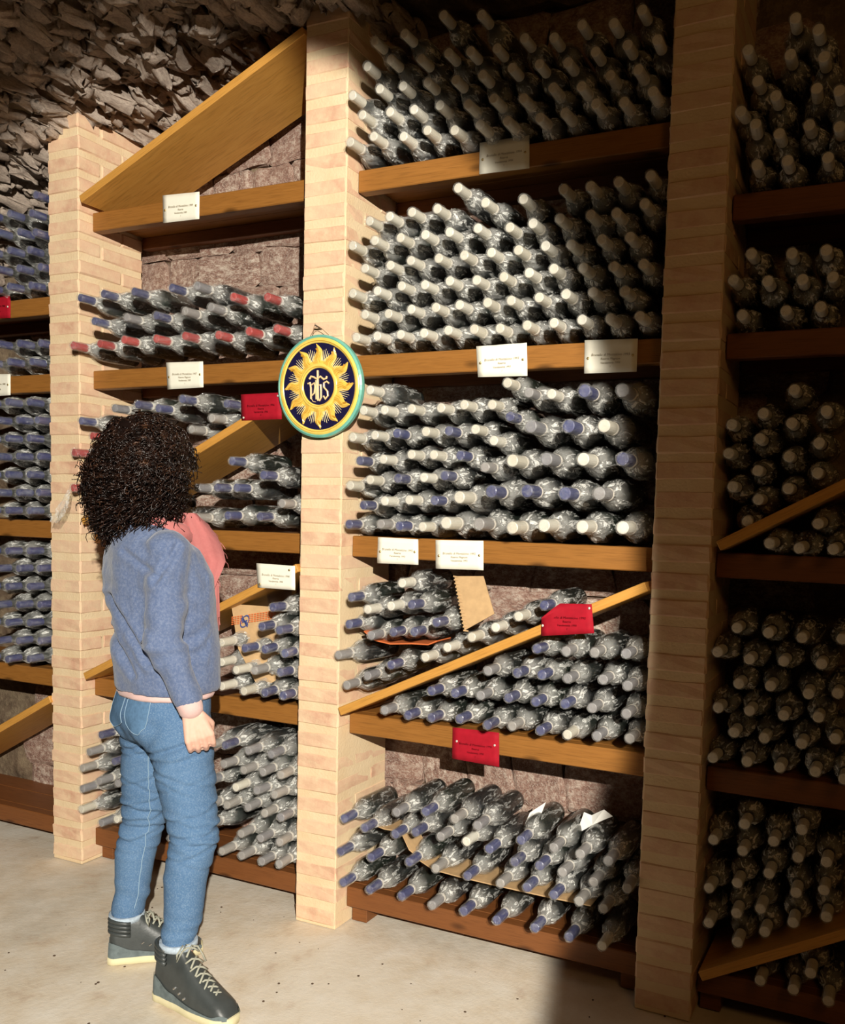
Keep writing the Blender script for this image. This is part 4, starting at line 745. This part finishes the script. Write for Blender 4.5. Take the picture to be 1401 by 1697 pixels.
# joints
pel = Vector((-.362, -.47, .84)); wai = Vector((-.360, -.465, .99)); che = Vector((-.375, -.465, 1.20)); nek = Vector((-.425, -.475, 1.375)); hed = Vector((-.440, -.470, 1.535))
rsh = Vector((-.265, -.545, 1.300)); rel_ = Vector((-.225, -.610, 1.065)); rwr = Vector((-.150, -.585, .868)); 
lsh = Vector((-.545, -.425, 1.305)); lel = Vector((-.520, -.385, 1.06)); lwr = Vector((-.475, -.345, .865))
lhp, lkn, lan = Vector((-.445, -.435, .80)), Vector((-.497, -.415, .44)), Vector((-.516, -.470, .115))
rhp, rkn, ran = Vector((-.275, -.505, .80)), Vector((-.180, -.535, .475)), Vector((-.195, -.585, .125))
def hand(wr, d, palm_n, side, curl):
    """palm, four curled fingers of different lengths and a thumb leaving the side of the palm"""
    d = d.normalized(); palm_n = (palm_n - d * palm_n.dot(d)).normalized(); sd = d.cross(palm_n) * side
    ps = []
    pc = wr + d * .048
    for k, (o_, l_) in enumerate(((-.032, .074), (-.0108, .082), (.0108, .078), (.031, .062))):
        b0 = wr + d * .012 + sd * o_ * .45; b1 = wr + d * .082 + sd * o_ * 1.02
        ps.append(capsule(b0, b1, .0155, .0105, flat=(palm_n, .9)))
        p_ = b1; an = .25
        for j, fr in enumerate((.42, .32, .26)):
            an += curl * (.55 + .25 * j); q_ = p_ + (d * math.cos(an) + palm_n * math.sin(an)) * l_ * fr
            ps.append(capsule(p_, q_, .0095 - .0008 * j, .0089 - .0008 * j, n=10, m=4)); p_ = q_
    t0 = wr + d * .025 - sd * .022; t1 = wr + d * .055 - sd * .040 + palm_n * .018; t2 = wr + d * .086 - sd * .032 + palm_n * .036; t3 = t2 + d * .024 + sd * .010 + palm_n * .008
    ps += chain([t0, t1, t2, t3], [.014, .0125, .0105, .0088], n=10, m=4)
    return ps
bp = []
bp += [loft([(pel - UP * .10, .10, .08), (pel, .150, .105), (wai, .115, .085), (che, .132, .095), (che + UP * .09, .132, .080), (nek - UP * .055, .09, .06), (nek - UP * .03, .05, .045)])]
bp += chain([nek - UP * .06, nek + UP * .04, hed - UP * .04], [.050, .046, .048])
bp += [capsule(hed - UP * .015 - FW * .008, hed + UP * .025 - FW * .006, .086, .092), capsule(hed - UP * .055 + FW * .035, hed - UP * .085 + FW * .055, .055, .030), capsule(hed - UP * .01 + FW * .078, hed - UP * .030 + FW * .100, .010, .013),
       capsule(hed - UP * .060 + FW * .083 - RT * .014, hed - UP * .060 + FW * .083 + RT * .014, .008, .008), capsule(hed - UP * .022 + RT * .083, hed + UP * .010 + RT * .085, .010, .014, flat=(RT, .5)), capsule(hed - UP * .022 - RT * .083, hed + UP * .010 - RT * .085, .010, .014, flat=(RT, .5))]
bp += chain([rsh, rel_, rwr], [.047, .036, .026]) + chain([lsh, lel, lwr], [.047, .036, .026])
bp += chain([rhp, rkn, ran - UP * .06], [.080, .050, .028]) + chain([lhp, lkn, lan - UP * .05], [.080, .050, .028])
hd = Vector((.30, .10, -1.0)).normalized()
bp += hand(rwr + hd * .005, hd, FW * -.15 + (-RT) * .9 + FW * .5, -1, .62)
bp += hand(lwr, Vector((.12, .10, -1)), RT * .9 + FW * .3, 1, .5)
body = fuse('body', bp, .0036, skin.m, person, 2)
# face details
eyes = []
for s_ in (-1, 1):
    b = bmesh.new(); bmesh.ops.create_uvsphere(b, u_segments=12, v_segments=8, radius=.012)
    o = mesh_obj('eye', bm_mesh(b, 'eye', True), plain('eye_white', (.75, .72, .68), .2), person); o.location = hed - PB + UP * .004 + FW * .076 + RT * s_ * .031
    b = bmesh.new(); bmesh.ops.create_uvsphere(b, u_segments=10, v_segments=6, radius=.006)
    q = mesh_obj('iris', bm_mesh(b, 'iris', True), plain('brown_iris', (.05, .02, .01), .2), o); q.location = FW * .0075
lp = mesh_obj('lips', pd_mesh(*merge(rel([capsule(hed - UP * .058 + FW * .091 - RT * .018, hed - UP * .058 + FW * .091 + RT * .018, .005, .005, n=10)]))), plain('lips', (.5, .16, .14), .4), person)

# sweater
def fold_sweater(p, n):
    d = 0.0
    q = p - rel_
    # creases across the inside of the elbow and down the sleeve
    da = (p - rsh).dot((rwr - rsh).normalized()); ar = (p - (rsh + (rwr - rsh) * max(0, min(1, da / .45)))).length
    if ar < .10: d += .0050 * math.sin(da * 78 + 5 * noise.noise(p * 9)) * math.exp(-((da - .24) / .07) ** 2) + .008 * max(0, min(1, (.36 - da) * 15)) * noise.noise(Vector((p.x * 14, p.y * 14, p.z * 26)))
    d += .009 * noise.noise(Vector((p.x * 9 + p.z * 7, p.y * 9, p.z * 5 - p.x * 8))) + .002 * noise.noise(p * 34)
    if n.x * .707 - n.y * .707 > -.2:
        h = (p.x - PB.x) * .707 + (p.y - PB.y) * .707
        for h0, z0, h1, z1, dep in ((-.165, 1.165, -.055, .985, .010), (-.160, 1.065, -.098, .945, .008), (-.120, 1.30, -.030, 1.235, .006), (.02, 1.32, -.035, 1.22, .007)):
            a_ = Vector((h0, z0)); e_ = Vector((h1, z1)) - a_; t_ = max(0, min(1, (Vector((h, p.z)) - a_).dot(e_) / e_.dot(e_))); ds = (Vector((h, p.z)) - a_ - e_ * t_).length
            d += dep * (.6 * math.exp(-((ds - .017) / .010) ** 2) - math.exp(-(ds / .0075) ** 2))
    k = p.z - .93 + 1.15 * (p.x + .33)        # diagonal pull over the small of the back
    if .96 < p.z < 1.15: d -= .006 * min(1, (p.z - .96) * 25) * math.exp(-(k / .014) ** 2) * max(0, min(1, (1.15 - p.z) * 8))
    return d
sw = NT('blue_sweater'); f1 = sw.noise(130, 4, .7); f2 = sw.noise(7, 4)
sc = sw.mix(f2, (.085, .120, .225), (.125, .170, .29)); sc = sw.mix(sw.ramp(f1, [(.42, (0, 0, 0)), (.7, (.6, .6, .6))]), sc, (.23, .27, .38)); sw.bump(f1, .5, .003); sw.b.inputs['Sheen Weight'].default_value = .25; sw.base(sc, .95, .1)
sp = [loft([(Vector((-.352, -.472, .888)), .172, .136), (Vector((-.352, -.470, .905)), .176, .140), (Vector((-.354, -.468, .98)), .170, .142), (Vector((-.362, -.466, 1.06)), .168, .140), (Vector((-.374, -.468, 1.15)), .178, .142), (Vector((-.388, -.474, 1.23)), .190, .138),
            (Vector((-.402, -.480, 1.30)), .182, .116), (Vector((-.418, -.484, 1.350)), .128, .092), (Vector((-.424, -.482, 1.385)), .078, .072), (Vector((-.426, -.480, 1.405)), .064, .060)])]
sp += chain([rsh - RT * .012, rel_, rwr + (rel_ - rwr) * .16], [.066, .056, .042]) + chain([lsh + RT * .01, lel, lwr + (lel - lwr) * .12], [.064, .054, .040])
fuse('sweater', sp, .006, sw.m, person, 5, fold_sweater)
cuff = mat_cloth('patterned_cotton', (.62, .38, .36), (.78, .58, .54), 160, .3)
def band(name, rings, mat, wob=.004):
    v, f = loft(rings, 40); v = [q + Vector(noise.noise_vector(q * 30)) * wob for q in v]
    return mesh_obj(name, pd_mesh(*merge(rel([(v, f)])), 'band', True), mat, person)
band('shirt_hem', [(Vector((-.353, -.472, .872)), .163, .126), (Vector((-.353, -.472, .880)), .166, .130), (Vector((-.352, -.472, .900)), .160, .124), (Vector((-.352, -.470, .905)), .10, .08)], cuff)
wd = (rwr - rel_).normalized()
cf = capsule(rwr + wd * -.03, rwr + wd * -.004, .039, .036, n=20)
mesh_obj('shirt_cuff', pd_mesh(*merge(rel([([q + Vector(noise.noise_vector(q * 60)) * .003 for q in cf[0]], cf[1])])), 'cuff', True), cuff, person)

# jeans
def fold_jeans(p, n):
    d = .0022 * noise.noise(p * 12) 
    for kn, an_ in ((rkn, ran), (lkn, lan)):
        if (Vector((p.x, p.y, 0)) - Vector((kn.x, kn.y, 0))).length < .14:
            d += (.0030 + .003 * noise.noise(p * 13)) * math.sin(p.z * 150 + (p.x + p.y) * 24 + 9 * noise.noise(p * 6)) * (math.exp(-((p.z - kn.z) / .085) ** 2) + .8 * math.exp(-((p.z - .19) / .06) ** 2))
    for kn in (rkn, lkn):
        if (Vector((p.x, p.y, 0)) - Vector((kn.x, kn.y, 0))).length < .13 and abs(p.z - kn.z) < .2:
            lat = (p.x - kn.x) * .707 + (p.y - kn.y) * .707
            for i_, (oz, sl_, dp) in enumerate(((.120, -.45, .003), (.075, .30, .004), (.045, -.20, .005), (.018, .15, .005), (-.010, -.10, .006), (-.038, .22, .005), (-.072, -.30, .003))):
                dz = p.z - kn.z - oz - sl_ * lat - .010 * noise.noise(Vector((lat * 20, i_ * 3.7, 1)))
                d += dp * (.5 * math.exp(-((dz - .012) / .007) ** 2) - math.exp(-(dz / .005) ** 2))
    hx = (p.x - PB.x) * .707 + (p.y - PB.y) * .707
    for z0, sl_, dp in ((.735, .42, .008), (.700, .25, .005), (.655, -.30, .004), (.615, .35, .003)):
        dz = p.z - z0 - sl_ * hx - .008 * noise.noise(Vector((hx * 14, z0 * 40, 2)))
        d += dp * (.5 * math.exp(-((dz - .014) / .009) ** 2) - math.exp(-(dz / .006) ** 2))
    d += .0030 * math.sin((p.z * 62 - p.x * 42) + 3 * noise.noise(p * 7)) * math.exp(-((p.z - .70) / .07) ** 2)
    return d
jn = NT('blue_denim'); j1 = jn.noise(240, 3, .7); j2 = jn.noise(5, 5)
jc = jn.mix(j2, (.050, .115, .235), (.115, .215, .36)); jc = jn.mix(jn.ramp(j1, [(.45, (0, 0, 0)), (.7, (.5, .5, .5))]), jc, (.24, .34, .47)); jn.bump(j1, .35, .002); jn.base(jc, .85, .2)
bt = pel - FW * .030
jp = [loft([(Vector((-.360, -.472, .735)), .120, .100), (Vector((-.362, -.474, .78)), .158, .122), (Vector((-.362, -.478, .825)), .166, .128), (Vector((-.358, -.474, .87)), .160, .120), (Vector((-.355, -.470, .905)), .152, .112)])]
jp += [capsule(pel - RT * .062 - FW * .055 - UP * .045, pel - RT * .062 - FW * .050 + UP * .0, .076, .066), capsule(pel + RT * .062 - FW * .055 - UP * .045, pel + RT * .062 - FW * .050, .076, .066)]
jp += chain([rhp - UP * .01, rhp.lerp(rkn, .45), rkn, rkn.lerp(ran, .32) - FW * .012, rkn.lerp(ran, .66), ran + UP * .072], [.094, .086, .068, .062, .054, .049], n=20)
jp += chain([lhp - UP * .01, lhp.lerp(lkn, .45), lkn, lkn.lerp(lan, .32) - FW * .012, lkn.lerp(lan, .7), lan + UP * .040], [.092, .084, .067, .061, .053, .048], n=20)
jeans = fuse('jeans', jp, .0058, jn.m, person, 5, fold_jeans)
bvh = BVHTree.FromPolygons([v.co.copy() for v in jeans.data.vertices], [tuple(p.vertices) for p in jeans.data.polygons])
def on_jeans(p, off=.002, d=None):
    """point on the cloth nearest to p (body coordinates)"""
    h = bvh.find_nearest(p - PB); return h[0] + h[1] * off
# back pockets: a panel of cloth laid over the seat, stitched round
den2 = plain('denim_panel', (.10, .195, .33), .85, .2, var=.15, nscale=120); stitch = plain('pale_seam', (.26, .38, .50), .8, .2)
def pocket(cx):
    root_c = pel + RT * cx - FW * .16 + UP * .005
    out = [(-.060, .055), (.060, .055), (.056, -.045), (.0, -.072), (-.056, -.045)]
    nx_, nz_ = 9, 9; v, f = [], []
    for j in range(nz_ + 1):
        for i in range(nx_ + 1):
            u = i / nx_ * 2 - 1; w = j / nz_; hw = .060 - .006 * w; zb = -.045 - .027 * (1 - abs(u)); zz = .055 + (zb - .055) * w
            v.append(on_jeans(root_c + RT * u * hw * 1.12 + UP * zz * 1.15, .0035))
    for j in range(nz_):
        for i in range(nx_): a = j * (nx_ + 1) + i; f.append((a, a + nx_ + 1, a + nx_ + 2, a + 1))
    pk = mesh_obj('back_pocket', pd_mesh(v, f, 'pocket', True), den2, person)
    edge = [i for i in range(nx_ + 1)] + [(j + 1) * (nx_ + 1) - 1 for j in range(1, nz_ + 1)] + [nz_ * (nx_ + 1) + i for i in range(nx_ - 1, -1, -1)] + [j * (nx_ + 1) for j in range(nz_ - 1, -1, -1)]
    mesh_obj('stitching', pd_mesh(*tube([v[i] for i in edge], .0012, 5)), stitch, pk)
pocket(.098); pocket(-.052)
def seam(path, name='seam', r=.0014, off=.0002):
    pts = []
    for a, b in zip(path[:-1], path[1:]):
        for i in range(14): pts.append(on_jeans(a.lerp(b, i / 14), off))
    mesh_obj(name, pd_mesh(*tube(pts, r, 5)), stitch, person)
def outside(p, s_): return p + RT * s_ * .12 - FW * .015
seam([lhp + RT * .09 - FW * .06 - UP * .12, lkn + RT * .12 - FW * .03, lan + RT * .10 + UP * .05])
seam([pel - FW * .2 + UP * .05, pel - FW * .2 - UP * .04])
hem_m = plain('frayed_hem', (.42, .50, .58), .9, .1, var=.2, nscale=90)
for a_ in (ran + UP * .040 + FW * .002, lan + UP * .018):
    r_ = .0535
    v, f = lathe([(0, r_ - .004), (.0, r_), (.018, r_ + .0005), (.018, r_ - .004)], 28)
    v = [Vector((p[0], p[2], p[1])) + a_ - PB + Vector(noise.noise_vector(Vector(p) * 60)) * .0015 for p in v]
    mesh_obj('trouser_hem', pd_mesh(v, f, 'hem', True), hem_m, person)

# shoes
leather = NT('dark_grey_leather'); l1 = leather.noise(22, 5); leather.base(leather.mix(l1, (.022, .026, .026), (.070, .080, .080)), .42, .5); leather.bump(leather.noise(120, 4), .2, .002)
suede = plain('grey_suede', (.13, .16, .165), .9, .2, var=.2, nscale=60); sole_m = plain('cream_rubber', (.66, .60, .38), .7, .3, var=.06); lace_m = plain('grey_lace', (.38, .38, .31), .8, .2); silver = plain('silver_trim', (.5, .5, .5), .25, .5, .9)
def shoe(heel, toe, ank, L_=.285, H=.18):
    topz = lambda t_: topz_(t_, H)
    d = (toe - heel); d.z = 0; d.normalize(); s_ = Vector((d.y, -d.x, 0)); h0 = Vector((heel.x, heel.y, 0))
    def P(x_, y_, z_): return h0 + d * x_ + s_ * y_ + UP * z_
    root = None
    # sole outline
    def half(x_):
        t_ = x_ / L_
        return (.034 + .014 * math.sin(min(1, max(0, (t_ - .15) / .85)) * 2.6) - .004 * math.exp(-((t_ - .38) / .12) ** 2)) * (1 - max(0, (t_ - .86) / .14) ** 2.2 * .55) * (1 - max(0, (.07 - t_) / .07) ** 2 * .4)
    v, f = [], []; n = 26; m = 16
    xs = [L_ * (.5 - .5 * math.cos(math.pi * i / n)) for i in range(n + 1)]
    ring_ = lambda y_s, z_, o_: [P(x_, half(x_) * y_s + (o_ if y_s > 0 else -o_), z_) for x_ in xs]
    lines = [ring_(-1, .002, -.004), ring_(-1, .006, .001), ring_(-1, .026, .002), ring_(-1, .028, -.004), ring_(1, .028, -.004), ring_(1, .026, .002), ring_(1, .006, .001), ring_(1, .002, -.004)]
    for ln_ in lines: v += ln_
    k_ = n + 1
    for a in range(8):
        b = (a + 1) % 8
        for i in range(n): f.append((a * k_ + i, a * k_ + i + 1, b * k_ + i + 1, b * k_ + i))
    f.append(tuple(a * k_ for a in range(8))); f.append(tuple(a * k_ + n for a in range(7, -1, -1)))
    up = mesh_obj('shoe', pd_mesh(*merge(rel([upper(P, half, L_, topz)])), 'upper', True), leather.m, person)
    mesh_obj('sole', pd_mesh(*merge(rel([(v, f)])), 'sole', True), sole_m, up)
    # suede heel and toe rand, follows the upper
    mesh_obj('rand', pd_mesh(*merge(rel([rand_(P, half, L_, topz)])), 'rand', True), suede, up)
    for q in range(4):
        v2, f2 = [], []
        pts = [P(.056 + .050 * math.cos(w), .037 * math.sin(w), .108 + (H - .168) + q * .0125 + .012 * math.cos(w) * -.6) for w in [math.pi * .42 + i * (math.pi * 1.16) / 12 for i in range(13)]]
        mesh_obj('ankle_padding', pd_mesh(*merge(rel([tube(pts, .0062, 7)])), 'pad', True), leather.m, up)
    lc = []
    for q in range(7):
        t_ = q / 6; x_ = .122 + .104 * t_; z_ = (H - .018) - (H - .090) * t_ ** .72
        for sg in (-1, 1):
            lc.append(tube([P(x_ - .006, -.022 * sg, z_ - .002), P(x_ + .004, -.008 * sg, z_ + .009), P(x_ + .012, .008 * sg, z_ + .004), P(x_ + .016, .023 * sg, z_ - .010)], .0030, 6))
    lc.append(tube([P(.112, .0, H - .008), P(.124, .03, H - .018), P(.122, .044, H - .036), P(.116, .038, H - .022), P(.110, .01, H - .006)], .0028, 6)); lc.append(tube([P(.112, .0, H - .008), P(.126, -.03, H - .020), P(.134, -.042, H - .048), P(.142, -.046, H - .068)], .0028, 6))
    mesh_obj('laces', pd_mesh(*merge(rel(lc)), 'laces', True), lace_m, up)
    tr = [tube([P(.10 + i * .022, half(.10 + i * .022) * -.93, .066 - i * .008), P(.108 + i * .022, half(.108 + i * .022) * -.93, .072 - i * .008)], .003, 6) for i in range(3)] + [tube([P(.10 + i * .022, half(.10 + i * .022) * .93, .066 - i * .008), P(.108 + i * .022, half(.108 + i * .022) * .93, .072 - i * .008)], .003, 6) for i in range(3)]
    mesh_obj('silver_studs', pd_mesh(*merge(rel(tr))), silver, up)
def topz_(t_, H): # height of the upper along the foot
    return H if t_ < .34 else H - (H - .060) * ((t_ - .34) / .58) ** .66 if t_ < .92 else .060 - (t_ - .92) / .08 * .026
def upper(P, half, L_, topz):
    v, f = [], []; n = 24; m = 14
    for i in range(n + 1):
        t_ = i / n; x_ = .004 + (L_ - .010) * t_; h_ = half(x_) * .97; zt = topz(t_)
        if t_ < .04: h_ *= .75 + .25 * t_ / .04
        for k in range(m + 1):
            w = math.pi * k / m; c, s_ = math.cos(w), math.sin(w)
            lean = .010 * (1 - t_) if t_ < .1 else 0
            v.append(P(x_ + (0 if t_ > .06 else .012 * s_), h_ * math.copysign(abs(c) ** .62, c) * (1 - .26 * s_ * (1 if t_ < .4 else .6)), .024 + (zt - .024) * s_ ** .62))
    for i in range(n):
        for k in range(m): a = i * (m + 1) + k; f.append((a, a + m + 1, a + m + 2, a + 1))
    f.append(tuple(range(m + 1))); f.append(tuple(reversed([n * (m + 1) + k for k in range(m + 1)])))
    return v, f
def rand_(P, half, L_, topz):
    v, f = [], []; n = 40; m = 5
    for sg in (1, -1):
        o_ = len(v)
        for i in range(n + 1):
            t_ = i / n; x_ = .004 + (L_ - .010) * t_; h_ = half(x_) * .97; zt = topz(t_)
            if t_ < .04: h_ *= .75 + .25 * t_ / .04
            w1 = .05 + .16 * math.exp(-(t_ / .16) ** 2) + .5 * math.exp(-((1 - t_) / .07) ** 2)
            w1 = min(w1, math.pi / 2)
            for k in range(m + 1):
                w = w1 * k / m; c, s_ = math.cos(w), math.sin(w)
                v.append(P(x_ + (0 if t_ > .06 else .012 * s_) + (-.0025 if t_ < .03 else .0025 if t_ > .97 else 0), sg * (h_ * abs(c) ** .62 * (1 - .26 * s_ * (1 if t_ < .4 else .6)) + .0018 * c), .024 + (zt - .024) * s_ ** .62 + .0016 * s_))
        for i in range(n):
            for k in range(m): a = o_ + i * (m + 1) + k; f.append((a, a + m + 1, a + m + 2, a + 1))
    return v, f
shoe(Vector((-.262, -.592, 0)), Vector((.03, -.612, 0)), ran, .300, .192)
shoe(Vector((-.545, -.520, 0)), Vector((-.375, -.355, 0)), lan, .285, .158)

# scarf: a wrap round the neck and a fringed end over the front
scf = mat_cloth('coral_scarf', (.40, .115, .115), (.56, .215, .20), 110, .5)
v, f = [], []; n, m = 40, 10
for i in range(n + 1):
    w = 2 * math.pi * i / n; c = Vector((-.405, -.470, 1.372)) + RT * (.078 * math.cos(w)) + FW * (.080 * math.sin(w) + .022) - UP * (.020 * math.sin(w) + .012 * math.cos(w))
    o_ = RT * math.cos(w) + FW * math.sin(w)
    for k in range(m):
        q = 2 * math.pi * k / m; rr = .030 + .008 * noise.noise(Vector((w * 2, q, 1)) * 1.5) + .004 * math.sin(q * 3 + w * 2)
        v.append(c + o_ * rr * math.cos(q) * .9 + UP * rr * 1.15 * math.sin(q))
for i in range(n):
    for k in range(m): k2 = (k + 1) % m; f.append((i * m + k, i * m + k2, (i + 1) * m + k2, (i + 1) * m + k))
cl = [(v, f)]
def drape(path, hw, th, seed, nw=10):
    v, f = [], []; n = len(path)
    for i, (c, wdir) in enumerate(path):
        c = Vector(c); nrm = wdir.cross(UP).normalized()
        for k in range(nw + 1):
            u = k / nw * 2 - 1; bump_ = .010 * math.sin(u * 6 + i * .35 + seed) + .006 * noise.noise(Vector((u * 2, i * .5, seed)))
            v.append(c + wdir * u * hw[i] + nrm * bump_)
    N = len(v)
    v += [q + (path[j // (nw + 1)][1].cross(UP).normalized()) * -th for j, q in enumerate(v)]
    for i in range(n - 1):
        for k in range(nw):
            a = i * (nw + 1) + k; f.append((a, a + 1, a + nw + 2, a + nw + 1)); f.append((N + a, N + a + nw + 1, N + a + nw + 2, N + a + 1))
    for i in range(n - 1):
        for k in (0, nw): a = i * (nw + 1) + k; f.append((a, a + nw + 1, N + a + nw + 1, N + a))
    return v, f
wd_ = (FW * .75 - RT * .5).normalized()
fr = Vector((-.405, -.470, 0))
pth = []
for i in range(9):
    t_ = i / 8; pth.append((fr + FW * (.060 + .070 * min(1, t_ * 1.6)) + RT * (.085 - .01 * t_) + UP * (1.415 - .235 * t_), (FW * .72 + RT * (.55 - .35 * t_)).normalized()))
cl.append(drape(pth, [.030, .050, .062, .066, .064, .058, .048, .036, .028], .004, 1.0))
pth2 = []
for i in range(8):
    t_ = i / 7; pth2.append((fr + FW * (.146 + .022 * t_) + RT * (.062 - .012 * t_) + UP * (1.26 - .17 * t_), (FW * .7 + RT * .4).normalized()))
cl.append(drape(pth2, [.030, .030, .028, .027, .026, .025, .024, .022], .004, 3.0))
scarf = mesh_obj('scarf', pd_mesh(*merge(rel(cl)), 'scarf', True), scf, person)
fg = []
for i in range(26):
    u = rnd.uniform(-1, 1); a = Vector(pth2[-1][0]) + pth2[-1][1] * u * .022 + RT * rnd.uniform(-.006, .006); L_ = rnd.uniform(.02, .045)
    fg.append(tube([a, a - UP * L_ * .5 + Vector(noise.noise_vector(a * 99)) * .004, a - UP * L_ + Vector(noise.noise_vector(a * 70)) * .010], .0012, 4))
for i in range(24):
    t_ = rnd.random(); j = int(t_ * 7.9); a = Vector(pth[j][0]) + pth[j][1] * [.030, .050, .062, .066, .064, .058, .048, .036, .028][j]
    fg.append(tube([a, a + FW * .008 - UP * .008, a + FW * .012 - UP * .020 + Vector(noise.noise_vector(a * 70)) * .006], .0011, 4))
mesh_obj('fringe', pd_mesh(*merge(rel(fg))), scf, scarf)['kind'] = 'stuff'

# hair: a full mass of tight curls
HC = Vector((-.436, -.470, 1.562))
nr = np.random.default_rng(5)
def hair_radius(d):  # direction -> radius of the mass
    x_, y_, z_ = d.dot(RT), d.dot(FW), d.z
    return 1.0
bm = bmesh.new(); bmesh.ops.create_icosphere(bm, subdivisions=4, radius=1)
for v_ in bm.verts:
    d = v_.co.copy(); fwd = d.dot(FW)
    r_ = .118 * (1 + .10 * noise.noise(d * 3)) * (.72 if fwd > .55 and d.z < .45 else 1)
    q = d * r_; q.z *= 1.14 if d.z > 0 else 1.18
    q += (-FW * .018)
    v_.co = q + HC - PB
hair_m = NT('dark_curly_hair'); hr = hair_m.rand(); hn = hair_m.noise(40, 3)
hair_m.base(hair_m.ramp(hn, [(.4, (.008, .004, .003)), (.6, (.024, .010, .006)), (.75, (.10, .045, .022))]), .32, .55)
hair = mesh_obj('hair', bm_mesh(bm, 'hair_mass', True), plain('hair_roots', (.008, .004, .003), .9, .05), person)
NC = 4600; NP = 26
VV, FF, off = [], [], 0
for c in range(NC):
    while True:
        d = Vector(nr.normal(size=3)).normalized()
        if not (d.dot(FW) > .50 and d.z < .40): break
    out = d.copy()
    r0_ = .085 + nr.random() * .05; r1_ = .142 + nr.random() * .022
    low = max(0, -d.z)
    start = HC + Vector((d.x * r0_, d.y * r0_, d.z * r0_ * 1.1))
    side = d.dot(Vector((.707, .707, 0)))
    end = HC + Vector((d.x * r1_, d.y * r1_, d.z * (r1_ + (.012 if d.z > 0 else .02)))) + UP * (-.045 * nr.random() * (1 - .2 * abs(d.z))) 
    if side < -.2 : end += Vector((-.707, -.707, 0)) * .022 * (1 if d.z < .2 else .2)
    if d.dot(FW) < .35 and d.z < -.15: end += UP * -.038 * min(1, (-d.z - .15) * 3)
    if side > .3 and d.z < -.35: end = start.lerp(end, .85)
    if nr.random() < .05: end += d * .022
    t = np.linspace(0, 1, NP); s0, e0 = np.array(start), np.array(end)
    tgv = np.cross(np.array(d), nr.normal(size=3)); tgv /= np.linalg.norm(tgv); droop = tgv * (.055 * nr.random() * t ** 1.3)[:, None]; droop[:, 2] -= .040 * t ** 2
    path = s0 + (e0 - s0) * t[:, None] + droop
    ax = (e0 - s0); ax /= np.linalg.norm(ax) + 1e-9
    a = np.cross(ax, [.3, .2, .93]); a /= np.linalg.norm(a); b = np.cross(ax, a)
    turns = 2.2 + nr.random() * 2.4; cr = (.0065 + .0070 * nr.random()) * (.55 + .45 * t); ph = nr.random() * 6.28
    path += (cr * np.cos(ph + turns * 6.28 * t))[:, None] * a + (cr * np.sin(ph + turns * 6.28 * t))[:, None] * b
    tg = np.gradient(path, axis=0); tg /= np.linalg.norm(tg, axis=1)[:, None]
    u = np.cross(tg, [0.2, .1, 1.0]); u /= np.linalg.norm(u, axis=1)[:, None] + 1e-9; w = np.cross(tg, u)
    rad = (.0030 * (1 - .6 * t))[:, None]
    ring3 = np.stack([path + rad * (u * math.cos(k * 2.094) + w * math.sin(k * 2.094)) for k in range(3)], 1).reshape(-1, 3) - np.array(PB)
    VV.append(ring3)
    i0 = off + np.arange(NP - 1) * 3
    for k in range(3):
        k2 = (k + 1) % 3; FF.append(np.stack([i0 + k, i0 + k2, i0 + 3 + k2, i0 + 3 + k], 1))
    off += NP * 3
VV = np.concatenate(VV); FF = np.concatenate(FF)
me = bpy.data.meshes.new('curls'); me.vertices.add(len(VV)); me.vertices.foreach_set('co', VV.ravel()); me.loops.add(FF.size); me.loops.foreach_set('vertex_index', FF.ravel().astype(np.int32))
me.polygons.add(len(FF)); me.polygons.foreach_set('loop_start', np.arange(0, FF.size, 4, dtype=np.int32)); me.polygons.foreach_set('loop_total', np.full(len(FF), 4, dtype=np.int32))
me.update(calc_edges=True); me.polygons.foreach_set('use_smooth', [True] * len(FF))
mesh_obj('curls', me, hair_m.m, hair)['kind'] = 'stuff'
